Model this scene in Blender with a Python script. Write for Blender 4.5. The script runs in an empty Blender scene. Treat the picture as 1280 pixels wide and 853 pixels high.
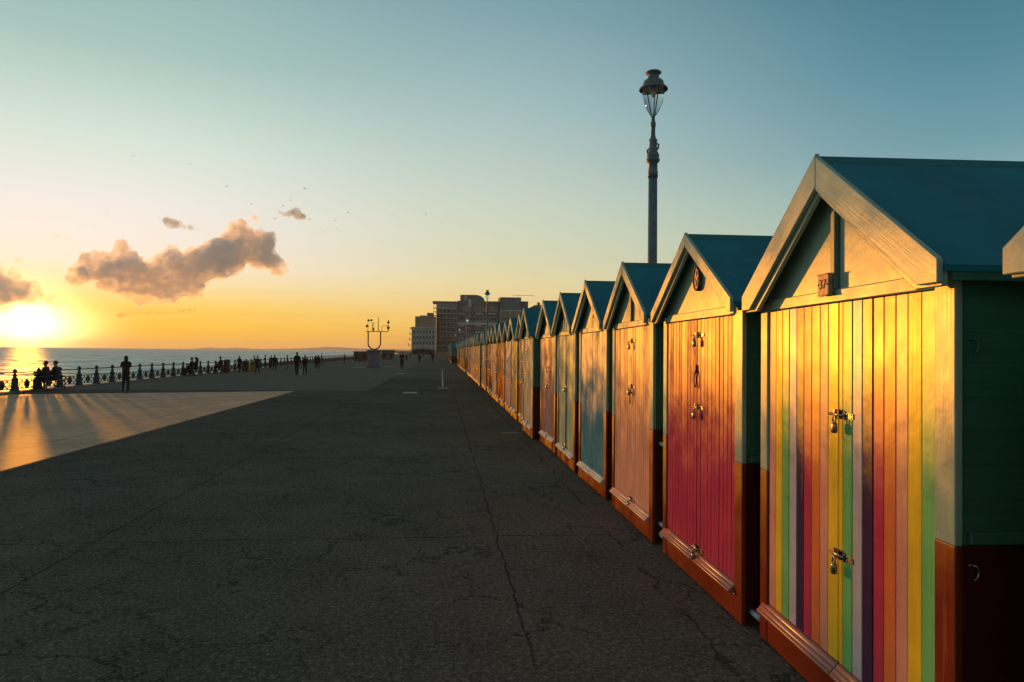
import bpy, bmesh, math, random
from mathutils import Vector, Matrix, noise as mnoise
random.seed(7)
S = bpy.context.scene
COL = S.collection
R = math.radians

def lin(c):
    return tuple((v/255/12.92 if v/255 <= .04045 else ((v/255+.055)/1.055)**2.4) for v in c)

# ------------------------------------------------------------------ camera
H = 1.95
F = 900.0
YAW = R(5.585)
cam_d = bpy.data.cameras.new('camera')
cam = bpy.data.objects.new('camera', cam_d); COL.objects.link(cam)
cam_d.sensor_width = 36; cam_d.lens = 36*F/1280
cam_d.clip_start = .05; cam_d.clip_end = 200000
CM = Matrix.Rotation(-YAW, 4, 'Z') @ Matrix.Rotation(R(90)+math.atan(13/F), 4, 'X') @ Matrix.Rotation(R(.5), 4, 'Z')
CM.translation = Vector((0, 0, H))
cam.matrix_world = CM
S.camera = cam

def ray(px, py):
    return (CM.to_3x3() @ Vector(((px-640)/F, (426.5-py)/F, -1))).normalized()
def ground(px, py, z=0.0):
    d = ray(px, py); t = (z-H)/d.z
    return Vector((d.x*t, d.y*t, z))
def far(px, py, dist):
    return Vector((0, 0, H)) + ray(px, py)*dist

# ------------------------------------------------------------------ node helpers
def new_mat(name):
    m = bpy.data.materials.new(name); m.use_nodes = True
    nt = m.node_tree
    for n in list(nt.nodes): nt.nodes.remove(n)
    return m, nt
def N(nt, t, **kw):
    n = nt.nodes.new(t)
    for k, v in kw.items():
        if k.startswith('i_'):
            key = k[2:]; key = int(key) if key.isdigit() else key.replace('_', ' ')
            if isinstance(v, bpy.types.NodeSocket): nt.links.new(v, n.inputs[key])
            else: n.inputs[key].default_value = v
        else: setattr(n, k, v)
    return n
def M(nt, op, a, b=None, c=None, clamp=False):
    n = nt.nodes.new('ShaderNodeMath'); n.operation = op; n.use_clamp = clamp
    for i, v in enumerate((a, b, c)):
        if v is None: continue
        if isinstance(v, bpy.types.NodeSocket): nt.links.new(v, n.inputs[i])
        else: n.inputs[i].default_value = v
    return n.outputs[0]
def MIX(nt, f, a, b, mode='MIX'):
    n = nt.nodes.new('ShaderNodeMix'); n.data_type = 'RGBA'; n.blend_type = mode
    for i, v in ((0, f), (6, a), (7, b)):
        if isinstance(v, bpy.types.NodeSocket): nt.links.new(v, n.inputs[i])
        elif i == 0: n.inputs[0].default_value = v
        else: n.inputs[i].default_value = (*v[:3], 1)
    return n.outputs[2]
def SM(nt, v, a, b):
    n = nt.nodes.new('ShaderNodeMapRange'); n.interpolation_type = 'SMOOTHSTEP'
    nt.links.new(v, n.inputs[0]); n.inputs[1].default_value = a; n.inputs[2].default_value = b
    return n.outputs[0]
def RAMP(nt, f, stops, interp='LINEAR'):
    n = nt.nodes.new('ShaderNodeValToRGB'); cr = n.color_ramp; cr.interpolation = interp
    while len(cr.elements) < len(stops): cr.elements.new(.5)
    for e, (p, c) in zip(cr.elements, stops): e.position = p; e.color = (*c, 1)
    nt.links.new(f, n.inputs[0]); return n.outputs[0]
def NOISE(nt, vec, scale, detail=4, rough=.55, dist=0):
    n = N(nt, 'ShaderNodeTexNoise'); nt.links.new(vec, n.inputs['Vector'])
    n.inputs['Scale'].default_value = scale; n.inputs['Detail'].default_value = detail
    n.inputs['Roughness'].default_value = rough; n.inputs['Distortion'].default_value = dist
    return n
def finish(nt, col, rough, bump=None, bdist=.002, bstr=.5, metal=0, spec=.5, **kw):
    p = N(nt, 'ShaderNodeBsdfPrincipled'); o = N(nt, 'ShaderNodeOutputMaterial')
    for k, v in (('Base Color', col), ('Roughness', rough), ('Metallic', metal), ('Specular IOR Level', spec)):
        if isinstance(v, bpy.types.NodeSocket): nt.links.new(v, p.inputs[k])
        elif k == 'Base Color': p.inputs[k].default_value = (*v[:3], 1)
        else: p.inputs[k].default_value = v
    for k, v in kw.items(): p.inputs[k.replace('_', ' ')].default_value = v
    if bump is not None:
        b = N(nt, 'ShaderNodeBump'); b.inputs['Strength'].default_value = bstr; b.inputs['Distance'].default_value = bdist
        nt.links.new(bump, b.inputs['Height']); nt.links.new(b.outputs[0], p.inputs['Normal'])
    nt.links.new(p.outputs[0], o.inputs[0]); return p

def stretched(nt, sx, sy, sz):
    tc = N(nt, 'ShaderNodeTexCoord'); oi = N(nt, 'ShaderNodeObjectInfo')
    off = N(nt, 'ShaderNodeVectorMath', operation='SCALE', i_0=(17., 31., 23.)); nt.links.new(oi.outputs['Random'], off.inputs['Scale'])
    ad = N(nt, 'ShaderNodeVectorMath', operation='ADD'); nt.links.new(tc.outputs['Object'], ad.inputs[0]); nt.links.new(off.outputs[0], ad.inputs[1])
    mu = N(nt, 'ShaderNodeVectorMath', operation='MULTIPLY', i_1=(sx, sy, sz)); nt.links.new(ad.outputs[0], mu.inputs[0])
    return mu.outputs[0], ad.outputs[0]

_paint = {}
def paint(name, rgb, rough=.34, wear=.12, wearcol=None, grain='z', spec=.2, lap=0):
    """Brushed gloss paint over timber: brush streaks along the grain, faint scuffs, uneven gloss."""
    if name in _paint: return _paint[name]
    m, nt = new_mat(name)
    s = (60, 60, 2.2) if grain == 'z' else (60, 2.2, 60) if grain in 'y+-' else (2.2, 60, 60)
    v, raw = stretched(nt, *s)
    if grain in '+-':
        mp = N(nt, 'ShaderNodeMapping'); nt.links.new(raw, mp.inputs[0]); mp.inputs['Rotation'].default_value = (R(32.5) if grain == '+' else R(-32.5), 0, 0)
        mu = N(nt, 'ShaderNodeVectorMath', operation='MULTIPLY', i_1=s); nt.links.new(mp.outputs[0], mu.inputs[0]); v = mu.outputs[0]
    st = NOISE(nt, v, 1, 4, .6)
    bl = NOISE(nt, raw, 2.3, 4, .6)
    sc = NOISE(nt, v, .35, 6, .7)
    a = tuple(c*.80 for c in rgb); b = tuple(min(1, c*1.16) for c in rgb)
    f = M(nt, 'ADD', M(nt, 'MULTIPLY', st.outputs[0], .45), M(nt, 'MULTIPLY', bl.outputs[0], .6), clamp=True)
    col = MIX(nt, SM(nt, f, .3, .75), a, b)
    wc = wearcol or tuple(min(1, c*.6+.30) for c in rgb)
    wm = M(nt, 'MULTIPLY', SM(nt, sc.outputs[0], .625, .70), wear*4, clamp=True)
    col = MIX(nt, wm, col, wc)
    rg = M(nt, 'ADD', M(nt, 'MULTIPLY', bl.outputs[0], .26), rough-.155)
    big = NOISE(nt, raw, 5.5, 3, .5)
    hgt = M(nt, 'ADD', M(nt, 'MULTIPLY', st.outputs[0], .7), M(nt, 'MULTIPLY', big.outputs[0], 2.4))
    if lap:
        sz = N(nt, 'ShaderNodeSeparateXYZ'); tco = N(nt, 'ShaderNodeTexCoord'); nt.links.new(tco.outputs['Object'], sz.inputs[0])
        gr = SM(nt, M(nt, 'ABSOLUTE', M(nt, 'SUBTRACT', M(nt, 'FRACT', M(nt, 'DIVIDE', sz.outputs[2], lap)), .5)), .03, .0)
        hgt = M(nt, 'SUBTRACT', hgt, M(nt, 'MULTIPLY', gr, 1.0)); col = MIX(nt, M(nt, 'MULTIPLY', gr, .22), col, tuple(q*.4 for q in rgb))
    bp = N(nt, 'ShaderNodeBump'); bp.inputs['Strength'].default_value = .5; bp.inputs['Distance'].default_value = .0021; nt.links.new(hgt, bp.inputs['Height'])
    df = N(nt, 'ShaderNodeBsdfDiffuse'); nt.links.new(col, df.inputs[0]); nt.links.new(bp.outputs[0], df.inputs['Normal'])
    gg = N(nt, 'ShaderNodeBsdfGlossy', distribution='BECKMANN'); gg.inputs[0].default_value = (1, 1, 1, 1); nt.links.new(rg, gg.inputs['Roughness']); nt.links.new(bp.outputs[0], gg.inputs['Normal'])
    lw = N(nt, 'ShaderNodeLayerWeight'); lw.inputs[0].default_value = .5
    fr = M(nt, 'ADD', spec*.28, M(nt, 'MULTIPLY', M(nt, 'POWER', lw.outputs['Facing'], 6), .10))
    ms = N(nt, 'ShaderNodeMixShader'); nt.links.new(fr, ms.inputs[0]); nt.links.new(df.outputs[0], ms.inputs[1]); nt.links.new(gg.outputs[0], ms.inputs[2])
    o_ = N(nt, 'ShaderNodeOutputMaterial'); nt.links.new(ms.outputs[0], o_.inputs[0])
    _paint[name] = m; return m

def simple(name, rgb, rough=.6, metal=0, var=.2, scale=6, bump=.0, spec=.5):
    if name in _paint: return _paint[name]
    m, nt = new_mat(name)
    tc = N(nt, 'ShaderNodeTexCoord')
    n = NOISE(nt, tc.outputs['Object'], scale, 5, .6)
    col = MIX(nt, SM(nt, n.outputs[0], .3, .7), tuple(c*(1-var) for c in rgb), tuple(min(1, c*(1+var)) for c in rgb))
    finish(nt, col, rough, bump=n.outputs[0] if bump else None, bdist=bump or .001, metal=metal, spec=spec)
    _paint[name] = m; return m

# ------------------------------------------------------------------ mesh builder
class MB:
    def __init__(s): s.v = []; s.f = []; s.m = []; s.sm = []
    def add(s, vs, fs, mat=0, smooth=False):
        o = len(s.v); s.v += [tuple(v) for v in vs]
        for f in fs: s.f.append(tuple(i+o for i in f)); s.m.append(mat); s.sm.append(smooth)
    def box(s, x0, x1, y0, y1, z0, z1, mat=0):
        vs = [(x0,y0,z0),(x1,y0,z0),(x1,y1,z0),(x0,y1,z0),(x0,y0,z1),(x1,y0,z1),(x1,y1,z1),(x0,y1,z1)]
        s.add(vs, [(0,3,2,1),(4,5,6,7),(0,1,5,4),(1,2,6,5),(2,3,7,6),(3,0,4,7)], mat)
    def prism(s, pts, axis, a, b, mat=0, smooth=False):
        """pts: polygon in the other two axes; extruded from a to b along axis"""
        def mk(p, t):
            return (t, p[0], p[1]) if axis == 'x' else (p[0], t, p[1]) if axis == 'y' else (p[0], p[1], t)
        n = len(pts); vs = [mk(p, a) for p in pts]+[mk(p, b) for p in pts]
        fs = [tuple(range(n))[::-1], tuple(range(n, 2*n))]
        s.add(vs, fs, mat); o = len(s.v)-2*n
        for i in range(n):
            j = (i+1) % n; s.f.append((o+i, o+j, o+n+j, o+n+i)); s.m.append(mat); s.sm.append(smooth)
    def tube(s, path, r, n=8, mat=0, closed=False, caps=True):
        path = [Vector(p) for p in path]; k = len(path)
        rs = r if isinstance(r, (list, tuple)) else [r]*k
        o = len(s.v); up = Vector((0, 0, 1)); prev = None
        for i, p in enumerate(path):
            if closed: t = path[(i+1) % k]-path[i-1]
            else: t = path[min(i+1, k-1)]-path[max(i-1, 0)]
            t.normalize()
            if prev is None:
                a = up if abs(t.z) < .9 else Vector((1, 0, 0))
                u = t.cross(a).normalized()
            else:
                u = (prev - t*prev.dot(t)).normalized()
            prev = u; w = t.cross(u)
            for j in range(n):
                an = 2*math.pi*j/n; q = p+(u*math.cos(an)+w*math.sin(an))*rs[i]; s.v.append(tuple(q))
        seg = k if closed else k-1
        for i in range(seg):
            for j in range(n):
                a = o+i*n+j; b = o+i*n+(j+1) % n; c = o+((i+1) % k)*n+(j+1) % n; d = o+((i+1) % k)*n+j
                s.f.append((a, b, c, d)); s.m.append(mat); s.sm.append(True)
        if caps and not closed:
            s.f.append(tuple(o+j for j in range(n))[::-1]); s.m.append(mat); s.sm.append(False)
            s.f.append(tuple(o+(k-1)*n+j for j in range(n))); s.m.append(mat); s.sm.append(False)
    def lathe(s, prof, n=20, c=(0, 0), mat=0, z0=0):
        o = len(s.v)
        for (r, z) in prof:
            for j in range(n):
                an = 2*math.pi*j/n; s.v.append((c[0]+r*math.cos(an), c[1]+r*math.sin(an), z0+z))
        for i in range(len(prof)-1):
            sharp = False
            for j in range(n):
                a = o+i*n+j; b = o+i*n+(j+1) % n
                s.f.append((a, b, b+n, a+n)); s.m.append(mat); s.sm.append(True)
        s.f.append(tuple(o+j for j in range(n))[::-1]); s.m.append(mat); s.sm.append(False)
        e = o+(len(prof)-1)*n
        s.f.append(tuple(e+j for j in range(n))); s.m.append(mat); s.sm.append(False)
    def ball(s, c, r, n=8, mat=0, sc=(1, 1, 1)):
        o = len(s.v); k = n//2+1
        for i in range(k+1):
            th = math.pi*i/k
            for j in range(n):
                an = 2*math.pi*j/n
                s.v.append((c[0]+r*sc[0]*math.sin(th)*math.cos(an), c[1]+r*sc[1]*math.sin(th)*math.sin(an), c[2]+r*sc[2]*math.cos(th)))
        for i in range(k):
            for j in range(n):
                a = o+i*n+j; b = o+i*n+(j+1) % n
                s.f.append((a, a+n, b+n, b)); s.m.append(mat); s.sm.append(True)
    def xform(s, fn, start=0):
        for i in range(start, len(s.v)): s.v[i] = tuple(fn(Vector(s.v[i])))
    def mesh(s, name, mats, fix=True):
        me = bpy.data.meshes.new(name); me.from_pydata(s.v, [], s.f)
        for m in (mats if isinstance(mats, (list, tuple)) else [mats]): me.materials.append(m)
        me.polygons.foreach_set('material_index', s.m); me.polygons.foreach_set('use_smooth', s.sm)
        if fix:
            bm = bmesh.new(); bm.from_mesh(me); bmesh.ops.recalc_face_normals(bm, faces=bm.faces); bm.to_mesh(me); bm.free()
        me.update(); return me
    def obj(s, name, mats, parent=None, bevel=0, seg=2, fix=True):
        return put(name, s.mesh(name, mats, fix), parent, bevel, seg)
def put(name, me, parent=None, bevel=0, seg=2):
    o = bpy.data.objects.new(name, me); COL.objects.link(o)
    if parent is not None: o.parent = parent
    if bevel:
        b = o.modifiers.new('bevel', 'BEVEL'); b.width = bevel; b.segments = seg; b.limit_method = 'ANGLE'; b.angle_limit = R(40)
    return o
def tag(o, label=None, cat=None, group=None, kind=None):
    if label: o['label'] = label
    if cat: o['category'] = cat
    if group: o['group'] = group
    if kind: o['kind'] = kind
    return o
def empty(name, loc, rz=0, label=None, cat=None, group=None):
    o = bpy.data.objects.new(name, None); COL.objects.link(o); o.location = loc; o.rotation_euler = (0, 0, rz)
    o.empty_display_size = .2
    return tag(o, label, cat, group)
def copy_tree(o, parent=None):
    c = o.copy(); COL.objects.link(c)
    if parent is not None: c.parent = parent
    for ch in list(o.children): copy_tree(ch, c)
    return c
def text_mesh(body, size, depth):
    cu = bpy.data.curves.new('txt', 'FONT'); cu.body = body; cu.size = size; cu.extrude = depth
    cu.align_x = 'CENTER'; cu.align_y = 'CENTER'; cu.resolution_u = 3
    o = bpy.data.objects.new('txt', cu); COL.objects.link(o)
    dg = bpy.context.evaluated_depsgraph_get(); dg.update()
    me = bpy.data.meshes.new_from_object(o.evaluated_get(dg))
    bpy.data.objects.remove(o); bpy.data.curves.remove(cu); return me

# ------------------------------------------------------------------ sun and sky
SUN_PX = (34, 404)
sd = ray(*SUN_PX)
SUN_EL = math.asin(sd.z); SUN_AZ = math.atan2(sd.x, sd.y)     # azimuth clockwise from +Y
ld = bpy.data.lights.new('sun', 'SUN'); ld.energy = 2.7; ld.angle = R(.9); ld.color = (1, .335, .018)
lo = bpy.data.objects.new('sun', ld); COL.objects.link(lo)
lo.rotation_euler = sd.to_track_quat('Z', 'Y').to_euler(); lo.location = (-20, 40, 30)

W = bpy.data.worlds.new('World'); S.world = W; W.use_nodes = True
nt = W.node_tree
for n in list(nt.nodes): nt.nodes.remove(n)
tc = N(nt, 'ShaderNodeTexCoord')
nrm = N(nt, 'ShaderNodeVectorMath', operation='NORMALIZE'); nt.links.new(tc.outputs['Generated'], nrm.inputs[0])
sep = N(nt, 'ShaderNodeSeparateXYZ'); nt.links.new(nrm.outputs[0], sep.inputs[0])
el = M(nt, 'MULTIPLY', M(nt, 'ARCSINE', sep.outputs[2]), 180/math.pi)
fl = N(nt, 'ShaderNodeVectorMath', operation='MULTIPLY', i_1=(1, 1, 0)); nt.links.new(nrm.outputs[0], fl.inputs[0])
fn = N(nt, 'ShaderNodeVectorMath', operation='NORMALIZE'); nt.links.new(fl.outputs[0], fn.inputs[0])
sh = Vector((sd.x, sd.y, 0)).normalized()
dt = N(nt, 'ShaderNodeVectorMath', operation='DOT_PRODUCT', i_1=tuple(sh)); nt.links.new(fn.outputs[0], dt.inputs[0])
az = M(nt, 'MULTIPLY', M(nt, 'ARCCOSINE', M(nt, 'MINIMUM', dt.outputs['Value'], .999999)), 180/math.pi)
d3 = N(nt, 'ShaderNodeVectorMath', operation='DOT_PRODUCT', i_1=tuple(sd)); nt.links.new(nrm.outputs[0], d3.inputs[0])
ang = M(nt, 'MULTIPLY', M(nt, 'ARCCOSINE', M(nt, 'MINIMUM', d3.outputs['Value'], .9999999)), 180/math.pi)
t = M(nt, 'DIVIDE', el, 45, clamp=True)
def sky(stops): return RAMP(nt, t, [(e/45, lin(c)) for e, c in stops])
A_ = sky([(0,(255,186,40)),(1.5,(255,200,56)),(3,(254,213,98)),(4.5,(251,228,168)),(6,(249,236,214)),(8,(244,237,226)),(10.2,(239,236,230)),(14.5,(212,230,217)),(20.6,(165,197,191)),(25,(150,184,184)),(34,(110,152,162)),(45,(98,116,122))])
B_ = sky([(0,(250,180,84)),(1,(250,192,88)),(2.5,(248,206,120)),(4,(240,214,150)),(5.6,(232,218,168)),(7,(220,217,180)),(9,(212,217,190)),(11.9,(200,213,197)),(17.9,(168,195,195)),(25,(130,167,175)),(34,(90,136,153)),(45,(94,112,119))])
C_ = sky([(0,(214,186,140)),(4,(200,202,168)),(6.5,(180,198,178)),(11,(142,180,177)),(14.2,(113,158,170)),(19.6,(84,138,156)),(25,(66,120,140)),(34,(54,106,128)),(45,(90,108,116))])
D_ = sky([(0,(158,140,132)),(6,(142,132,132)),(14,(112,120,128)),(25,(96,110,120)),(45,(92,108,115))])
c = MIX(nt, SM(nt, az, 4, 36), A_, B_)
c = MIX(nt, SM(nt, az, 30, 68), c, C_)
c = MIX(nt, SM(nt, az, 70, 150), c, D_)
# thin high streaks close to the horizon
mp = N(nt, 'ShaderNodeMapping'); nt.links.new(nrm.outputs[0], mp.inputs[0]); mp.inputs['Scale'].default_value = (5, 5, 70)
sn = NOISE(nt, mp.outputs[0], 1.4, 5, .55)
sm_ = M(nt, 'MULTIPLY', SM(nt, sn.outputs[0], .52, .7), M(nt, 'MULTIPLY', SM(nt, el, 7, 1.2), .30))
c = MIX(nt, sm_, c, lin((236, 168, 88)))
# the sun's own glare in the air
g1 = M(nt, 'EXPONENT', M(nt, 'MULTIPLY', M(nt, 'POWER', M(nt, 'DIVIDE', ang, 1.8), 2), -1))
g2 = M(nt, 'EXPONENT', M(nt, 'MULTIPLY', ang, -1/2.4))
glow = N(nt, 'ShaderNodeVectorMath', operation='SCALE', i_0=(1, .62, .22)); nt.links.new(M(nt, 'MULTIPLY', g1, 3.6), glow.inputs['Scale'])
glow2 = N(nt, 'ShaderNodeVectorMath', operation='SCALE', i_0=(1, .74, .34)); nt.links.new(M(nt, 'MULTIPLY', g2, .42), glow2.inputs['Scale'])
gs = N(nt, 'ShaderNodeVectorMath', operation='ADD'); nt.links.new(glow.outputs[0], gs.inputs[0]); nt.links.new(glow2.outputs[0], gs.inputs[1])
gq = M(nt, 'ADD', M(nt, 'POWER', M(nt, 'DIVIDE', az, 3.3), 2), M(nt, 'POWER', M(nt, 'ABSOLUTE', M(nt, 'DIVIDE', M(nt, 'SUBTRACT', el, 1.2), 1.5)), 2))
glow3 = N(nt, 'ShaderNodeVectorMath', operation='SCALE', i_0=(1, .74, .34)); nt.links.new(M(nt, 'MULTIPLY', M(nt, 'EXPONENT', M(nt, 'MULTIPLY', gq, -1)), 2.6), glow3.inputs['Scale'])
gs3 = N(nt, 'ShaderNodeVectorMath', operation='ADD'); nt.links.new(gs.outputs[0], gs3.inputs[0]); nt.links.new(glow3.outputs[0], gs3.inputs[1]); gs = gs3
tot = N(nt, 'ShaderNodeVectorMath', operation='ADD'); nt.links.new(c, tot.inputs[0]); nt.links.new(gs.outputs[0], tot.inputs[1])
nish = N(nt, 'ShaderNodeTexSky', sky_type='NISHITA', sun_disc=False, sun_elevation=SUN_EL, sun_rotation=SUN_AZ)
nish.air_density = 1.2; nish.dust_density = 2.0
bg1 = N(nt, 'ShaderNodeBackground'); nt.links.new(nish.outputs[0], bg1.inputs[0]); bg1.inputs[1].default_value = .007
bg2 = N(nt, 'ShaderNodeBackground'); nt.links.new(tot.outputs[0], bg2.inputs[0]); bg2.inputs[1].default_value = .985
ad = N(nt, 'ShaderNodeAddShader'); nt.links.new(bg1.outputs[0], ad.inputs[0]); nt.links.new(bg2.outputs[0], ad.inputs[1])
wo = N(nt, 'ShaderNodeOutputWorld'); nt.links.new(ad.outputs[0], wo.inputs[0])

S.view_settings.view_transform = 'Standard'; S.view_settings.look = 'None'
S.view_settings.exposure = 0; S.view_settings.gamma = 1
S.view_settings.use_curve_mapping = False
S.render.engine = 'CYCLES'
S.cycles.use_denoising = True
S.cycles.max_bounces = 11; S.cycles.volume_bounces = 10; S.cycles.transparent_max_bounces = 12
S.cycles.sample_clamp_indirect = 6
# ================================================================== THE SETTING
# ---- asphalt
def asphalt_mat():
    m, nt = new_mat('asphalt')
    tc = N(nt, 'ShaderNodeTexCoord'); P = tc.outputs['Object']
    sp = N(nt, 'ShaderNodeSeparateXYZ'); nt.links.new(P, sp.inputs[0])
    big = NOISE(nt, P, .12, 5, .6); mid = NOISE(nt, P, 1.1, 5, .6); fine = NOISE(nt, P, 55, 3, .7); grit = NOISE(nt, P, 160, 2, .6)
    wob = NOISE(nt, P, 1.6, 6, .65)
    f = M(nt, 'ADD', M(nt, 'MULTIPLY', big.outputs[0], .6), M(nt, 'MULTIPLY', mid.outputs[0], .4))
    col = MIX(nt, SM(nt, f, .35, .68), (.108, .098, .079), (.170, .155, .126))
    # lighter old surfacing further along, and by the sea rail
    x, y = sp.outputs[0], sp.outputs[1]
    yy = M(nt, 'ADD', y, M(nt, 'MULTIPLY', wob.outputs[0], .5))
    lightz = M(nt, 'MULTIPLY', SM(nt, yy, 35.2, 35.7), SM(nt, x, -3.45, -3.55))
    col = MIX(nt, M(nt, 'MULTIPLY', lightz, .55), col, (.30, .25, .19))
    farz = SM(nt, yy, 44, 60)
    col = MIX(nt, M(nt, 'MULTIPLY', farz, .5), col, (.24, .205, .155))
    # aggregate
    vo = N(nt, 'ShaderNodeTexVoronoi'); nt.links.new(P, vo.inputs['Vector']); vo.inputs['Scale'].default_value = 75
    vc = N(nt, 'ShaderNodeSeparateColor'); nt.links.new(vo.outputs['Color'], vc.inputs[0])
    st = M(nt, 'MULTIPLY', SM(nt, vc.outputs[0], .93, .945), SM(nt, vo.outputs['Distance'], .5, .3))
    col = MIX(nt, M(nt, 'MULTIPLY', st, .7), col, (.42, .40, .35))
    col = MIX(nt, M(nt, 'MULTIPLY', SM(nt, fine.outputs[0], .46, .30), .7), col, (.035, .034, .03))
    gr2 = NOISE(nt, P, 27, 4, .78)
    col = MIX(nt, SM(nt, gr2.outputs[0], .50, .72), col, (.30, .27, .21)); col = MIX(nt, M(nt, 'MULTIPLY', SM(nt, gr2.outputs[0], .50, .30), .85), col, (.045, .041, .033))
    # seams between the laid strips, wandering a little
    w2 = NOISE(nt, P, 5, 5, .7)
    def seam(x0, wdt, amp=.05):
        xx = M(nt, 'ADD', x, M(nt, 'MULTIPLY', M(nt, 'SUBTRACT', wob.outputs[0], .5), amp*3))
        xx = M(nt, 'ADD', xx, M(nt, 'MULTIPLY', M(nt, 'SUBTRACT', w2.outputs[0], .5), amp))
        return SM(nt, M(nt, 'ABSOLUTE', M(nt, 'SUBTRACT', xx, x0)), wdt, wdt*.35)
    br = SM(nt, NOISE(nt, P, .9, 3, .5).outputs[0], .36, .5)
    seams = M(nt, 'MAXIMUM', M(nt, 'MULTIPLY', seam(.60, .014), M(nt, 'MULTIPLY', br, .7)), M(nt, 'MULTIPLY', seam(-3.44, .015), .7))
    seams = M(nt, 'MAXIMUM', seams, M(nt, 'MULTIPLY', seam(1.83, .022, .12), M(nt, 'MULTIPLY', br, .6)))
    ys = M(nt, 'ADD', y, M(nt, 'MULTIPLY', M(nt, 'SUBTRACT', wob.outputs[0], .5), .3))
    for y0 in (7.6, 13.2, 35.4):
        seams = M(nt, 'MAXIMUM', seams, M(nt, 'MULTIPLY', M(nt, 'MULTIPLY', SM(nt, M(nt, 'ABSOLUTE', M(nt, 'SUBTRACT', ys, y0)), .016, .005), br), .8))
    # alligator cracks in patches
    dv = N(nt, 'ShaderNodeVectorMath', operation='SCALE'); nt.links.new(NOISE(nt, P, 2.4, 6, .7).outputs['Color'], dv.inputs[0]); dv.inputs['Scale'].default_value = .55
    da = N(nt, 'ShaderNodeVectorMath', operation='ADD'); nt.links.new(P, da.inputs[0]); nt.links.new(dv.outputs[0], da.inputs[1])
    cr = N(nt, 'ShaderNodeTexVoronoi', feature='DISTANCE_TO_EDGE'); nt.links.new(da.outputs[0], cr.inputs['Vector']); cr.inputs['Scale'].default_value = 1.35
    cm = SM(nt, NOISE(nt, P, .55, 4, .65).outputs[0], .46, .56)
    thick = M(nt, 'MULTIPLY', NOISE(nt, P, 3.1, 4, .7).outputs[0], .024)
    ck = M(nt, 'MULTIPLY', M(nt, 'LESS_THAN', cr.outputs['Distance'], thick), cm)
    cr2 = N(nt, 'ShaderNodeTexVoronoi', feature='DISTANCE_TO_EDGE'); nt.links.new(da.outputs[0], cr2.inputs['Vector']); cr2.inputs['Scale'].default_value = 3.6
    cm2 = SM(nt, NOISE(nt, P, .8, 4, .7).outputs[0], .50, .57)
    ck2 = M(nt, 'MULTIPLY', M(nt, 'LESS_THAN', cr2.outputs['Distance'], M(nt, 'MULTIPLY', thick, .9)), cm2)
    cracks = M(nt, 'MAXIMUM', M(nt, 'MULTIPLY', ck, .75), M(nt, 'MAXIMUM', M(nt, 'MULTIPLY', ck2, .8), seams))
    col = MIX(nt, M(nt, 'MULTIPLY', cracks, .88), col, (.02, .02, .018))
    h = M(nt, 'ADD', M(nt, 'MULTIPLY', fine.outputs[0], .8), M(nt, 'MULTIPLY', grit.outputs[0], .4))
    h = M(nt, 'ADD', h, M(nt, 'MULTIPLY', mid.outputs[0], 1.0))
    h = M(nt, 'SUBTRACT', h, M(nt, 'MULTIPLY', cracks, 1.6))
    rg = M(nt, 'SUBTRACT', .92, M(nt, 'MULTIPLY', st, .35))
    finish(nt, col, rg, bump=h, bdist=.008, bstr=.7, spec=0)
    return m
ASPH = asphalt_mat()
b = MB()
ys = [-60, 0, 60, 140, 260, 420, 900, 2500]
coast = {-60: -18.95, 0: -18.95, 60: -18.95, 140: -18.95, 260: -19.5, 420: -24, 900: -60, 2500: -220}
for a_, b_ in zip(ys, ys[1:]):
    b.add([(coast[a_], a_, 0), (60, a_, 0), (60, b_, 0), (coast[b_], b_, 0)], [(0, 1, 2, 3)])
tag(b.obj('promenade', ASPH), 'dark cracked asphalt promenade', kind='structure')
# lawn and land behind the huts
m, nt = new_mat('lawn_grass'); tc = N(nt, 'ShaderNodeTexCoord')
n1 = NOISE(nt, tc.outputs['Object'], .6, 6, .7); n2 = NOISE(nt, tc.outputs['Object'], 30, 3, .7)
finish(nt, MIX(nt, n1.outputs[0], (.03, .06, .015), (.07, .09, .03)), .9, bump=n2.outputs[0], bdist=.05)
b = MB(); b.add([(6.2, -60, .004), (30, -60, .004), (30, 300, .004), (6.2, 300, .004)], [(0, 1, 2, 3)])
tag(b.obj('lawn', m), kind='structure')
b = MB(); b.add([(60, -3000, -.5), (60000, -3000, -.5), (60000, 60000, -.5), (60, 60000, -.5)], [(0, 1, 2, 3)])
b.add([(-220, 2500, -.5), (60, 2500, -.5), (60, 60000, -.5), (-4000, 60000, -.5)], [(0, 1, 2, 3)])
tag(b.obj('land', simple('land_earth', (.08, .09, .05), .9, var=.3, scale=.01)), kind='structure')
# pale concrete bay by the rail
m, nt = new_mat('pale_concrete'); tc = N(nt, 'ShaderNodeTexCoord'); P = tc.outputs['Object']
sp = N(nt, 'ShaderNodeSeparateXYZ'); nt.links.new(P, sp.inputs[0])
n1 = NOISE(nt, P, .5, 6, .65); n2 = NOISE(nt, P, 45, 3, .7); n3 = NOISE(nt, P, 3, 5, .6)
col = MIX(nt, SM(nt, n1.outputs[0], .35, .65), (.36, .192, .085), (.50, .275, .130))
jy = M(nt, 'ABSOLUTE', M(nt, 'SUBTRACT', M(nt, 'FRACT', M(nt, 'DIVIDE', sp.outputs[1], 4.6)), .5))
jx = M(nt, 'ABSOLUTE', M(nt, 'SUBTRACT', M(nt, 'FRACT', M(nt, 'DIVIDE', sp.outputs[0], 5.3)), .5))
jn = M(nt, 'MAXIMUM', SM(nt, jy, .0055, .003), SM(nt, jx, .005, .0025))
col = MIX(nt, M(nt, 'MULTIPLY', jn, .8), col, (.05, .045, .04))
col = MIX(nt, M(nt, 'MULTIPLY', SM(nt, n3.outputs[0], .5, .68), .5), col, (.13, .095, .065))
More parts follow.
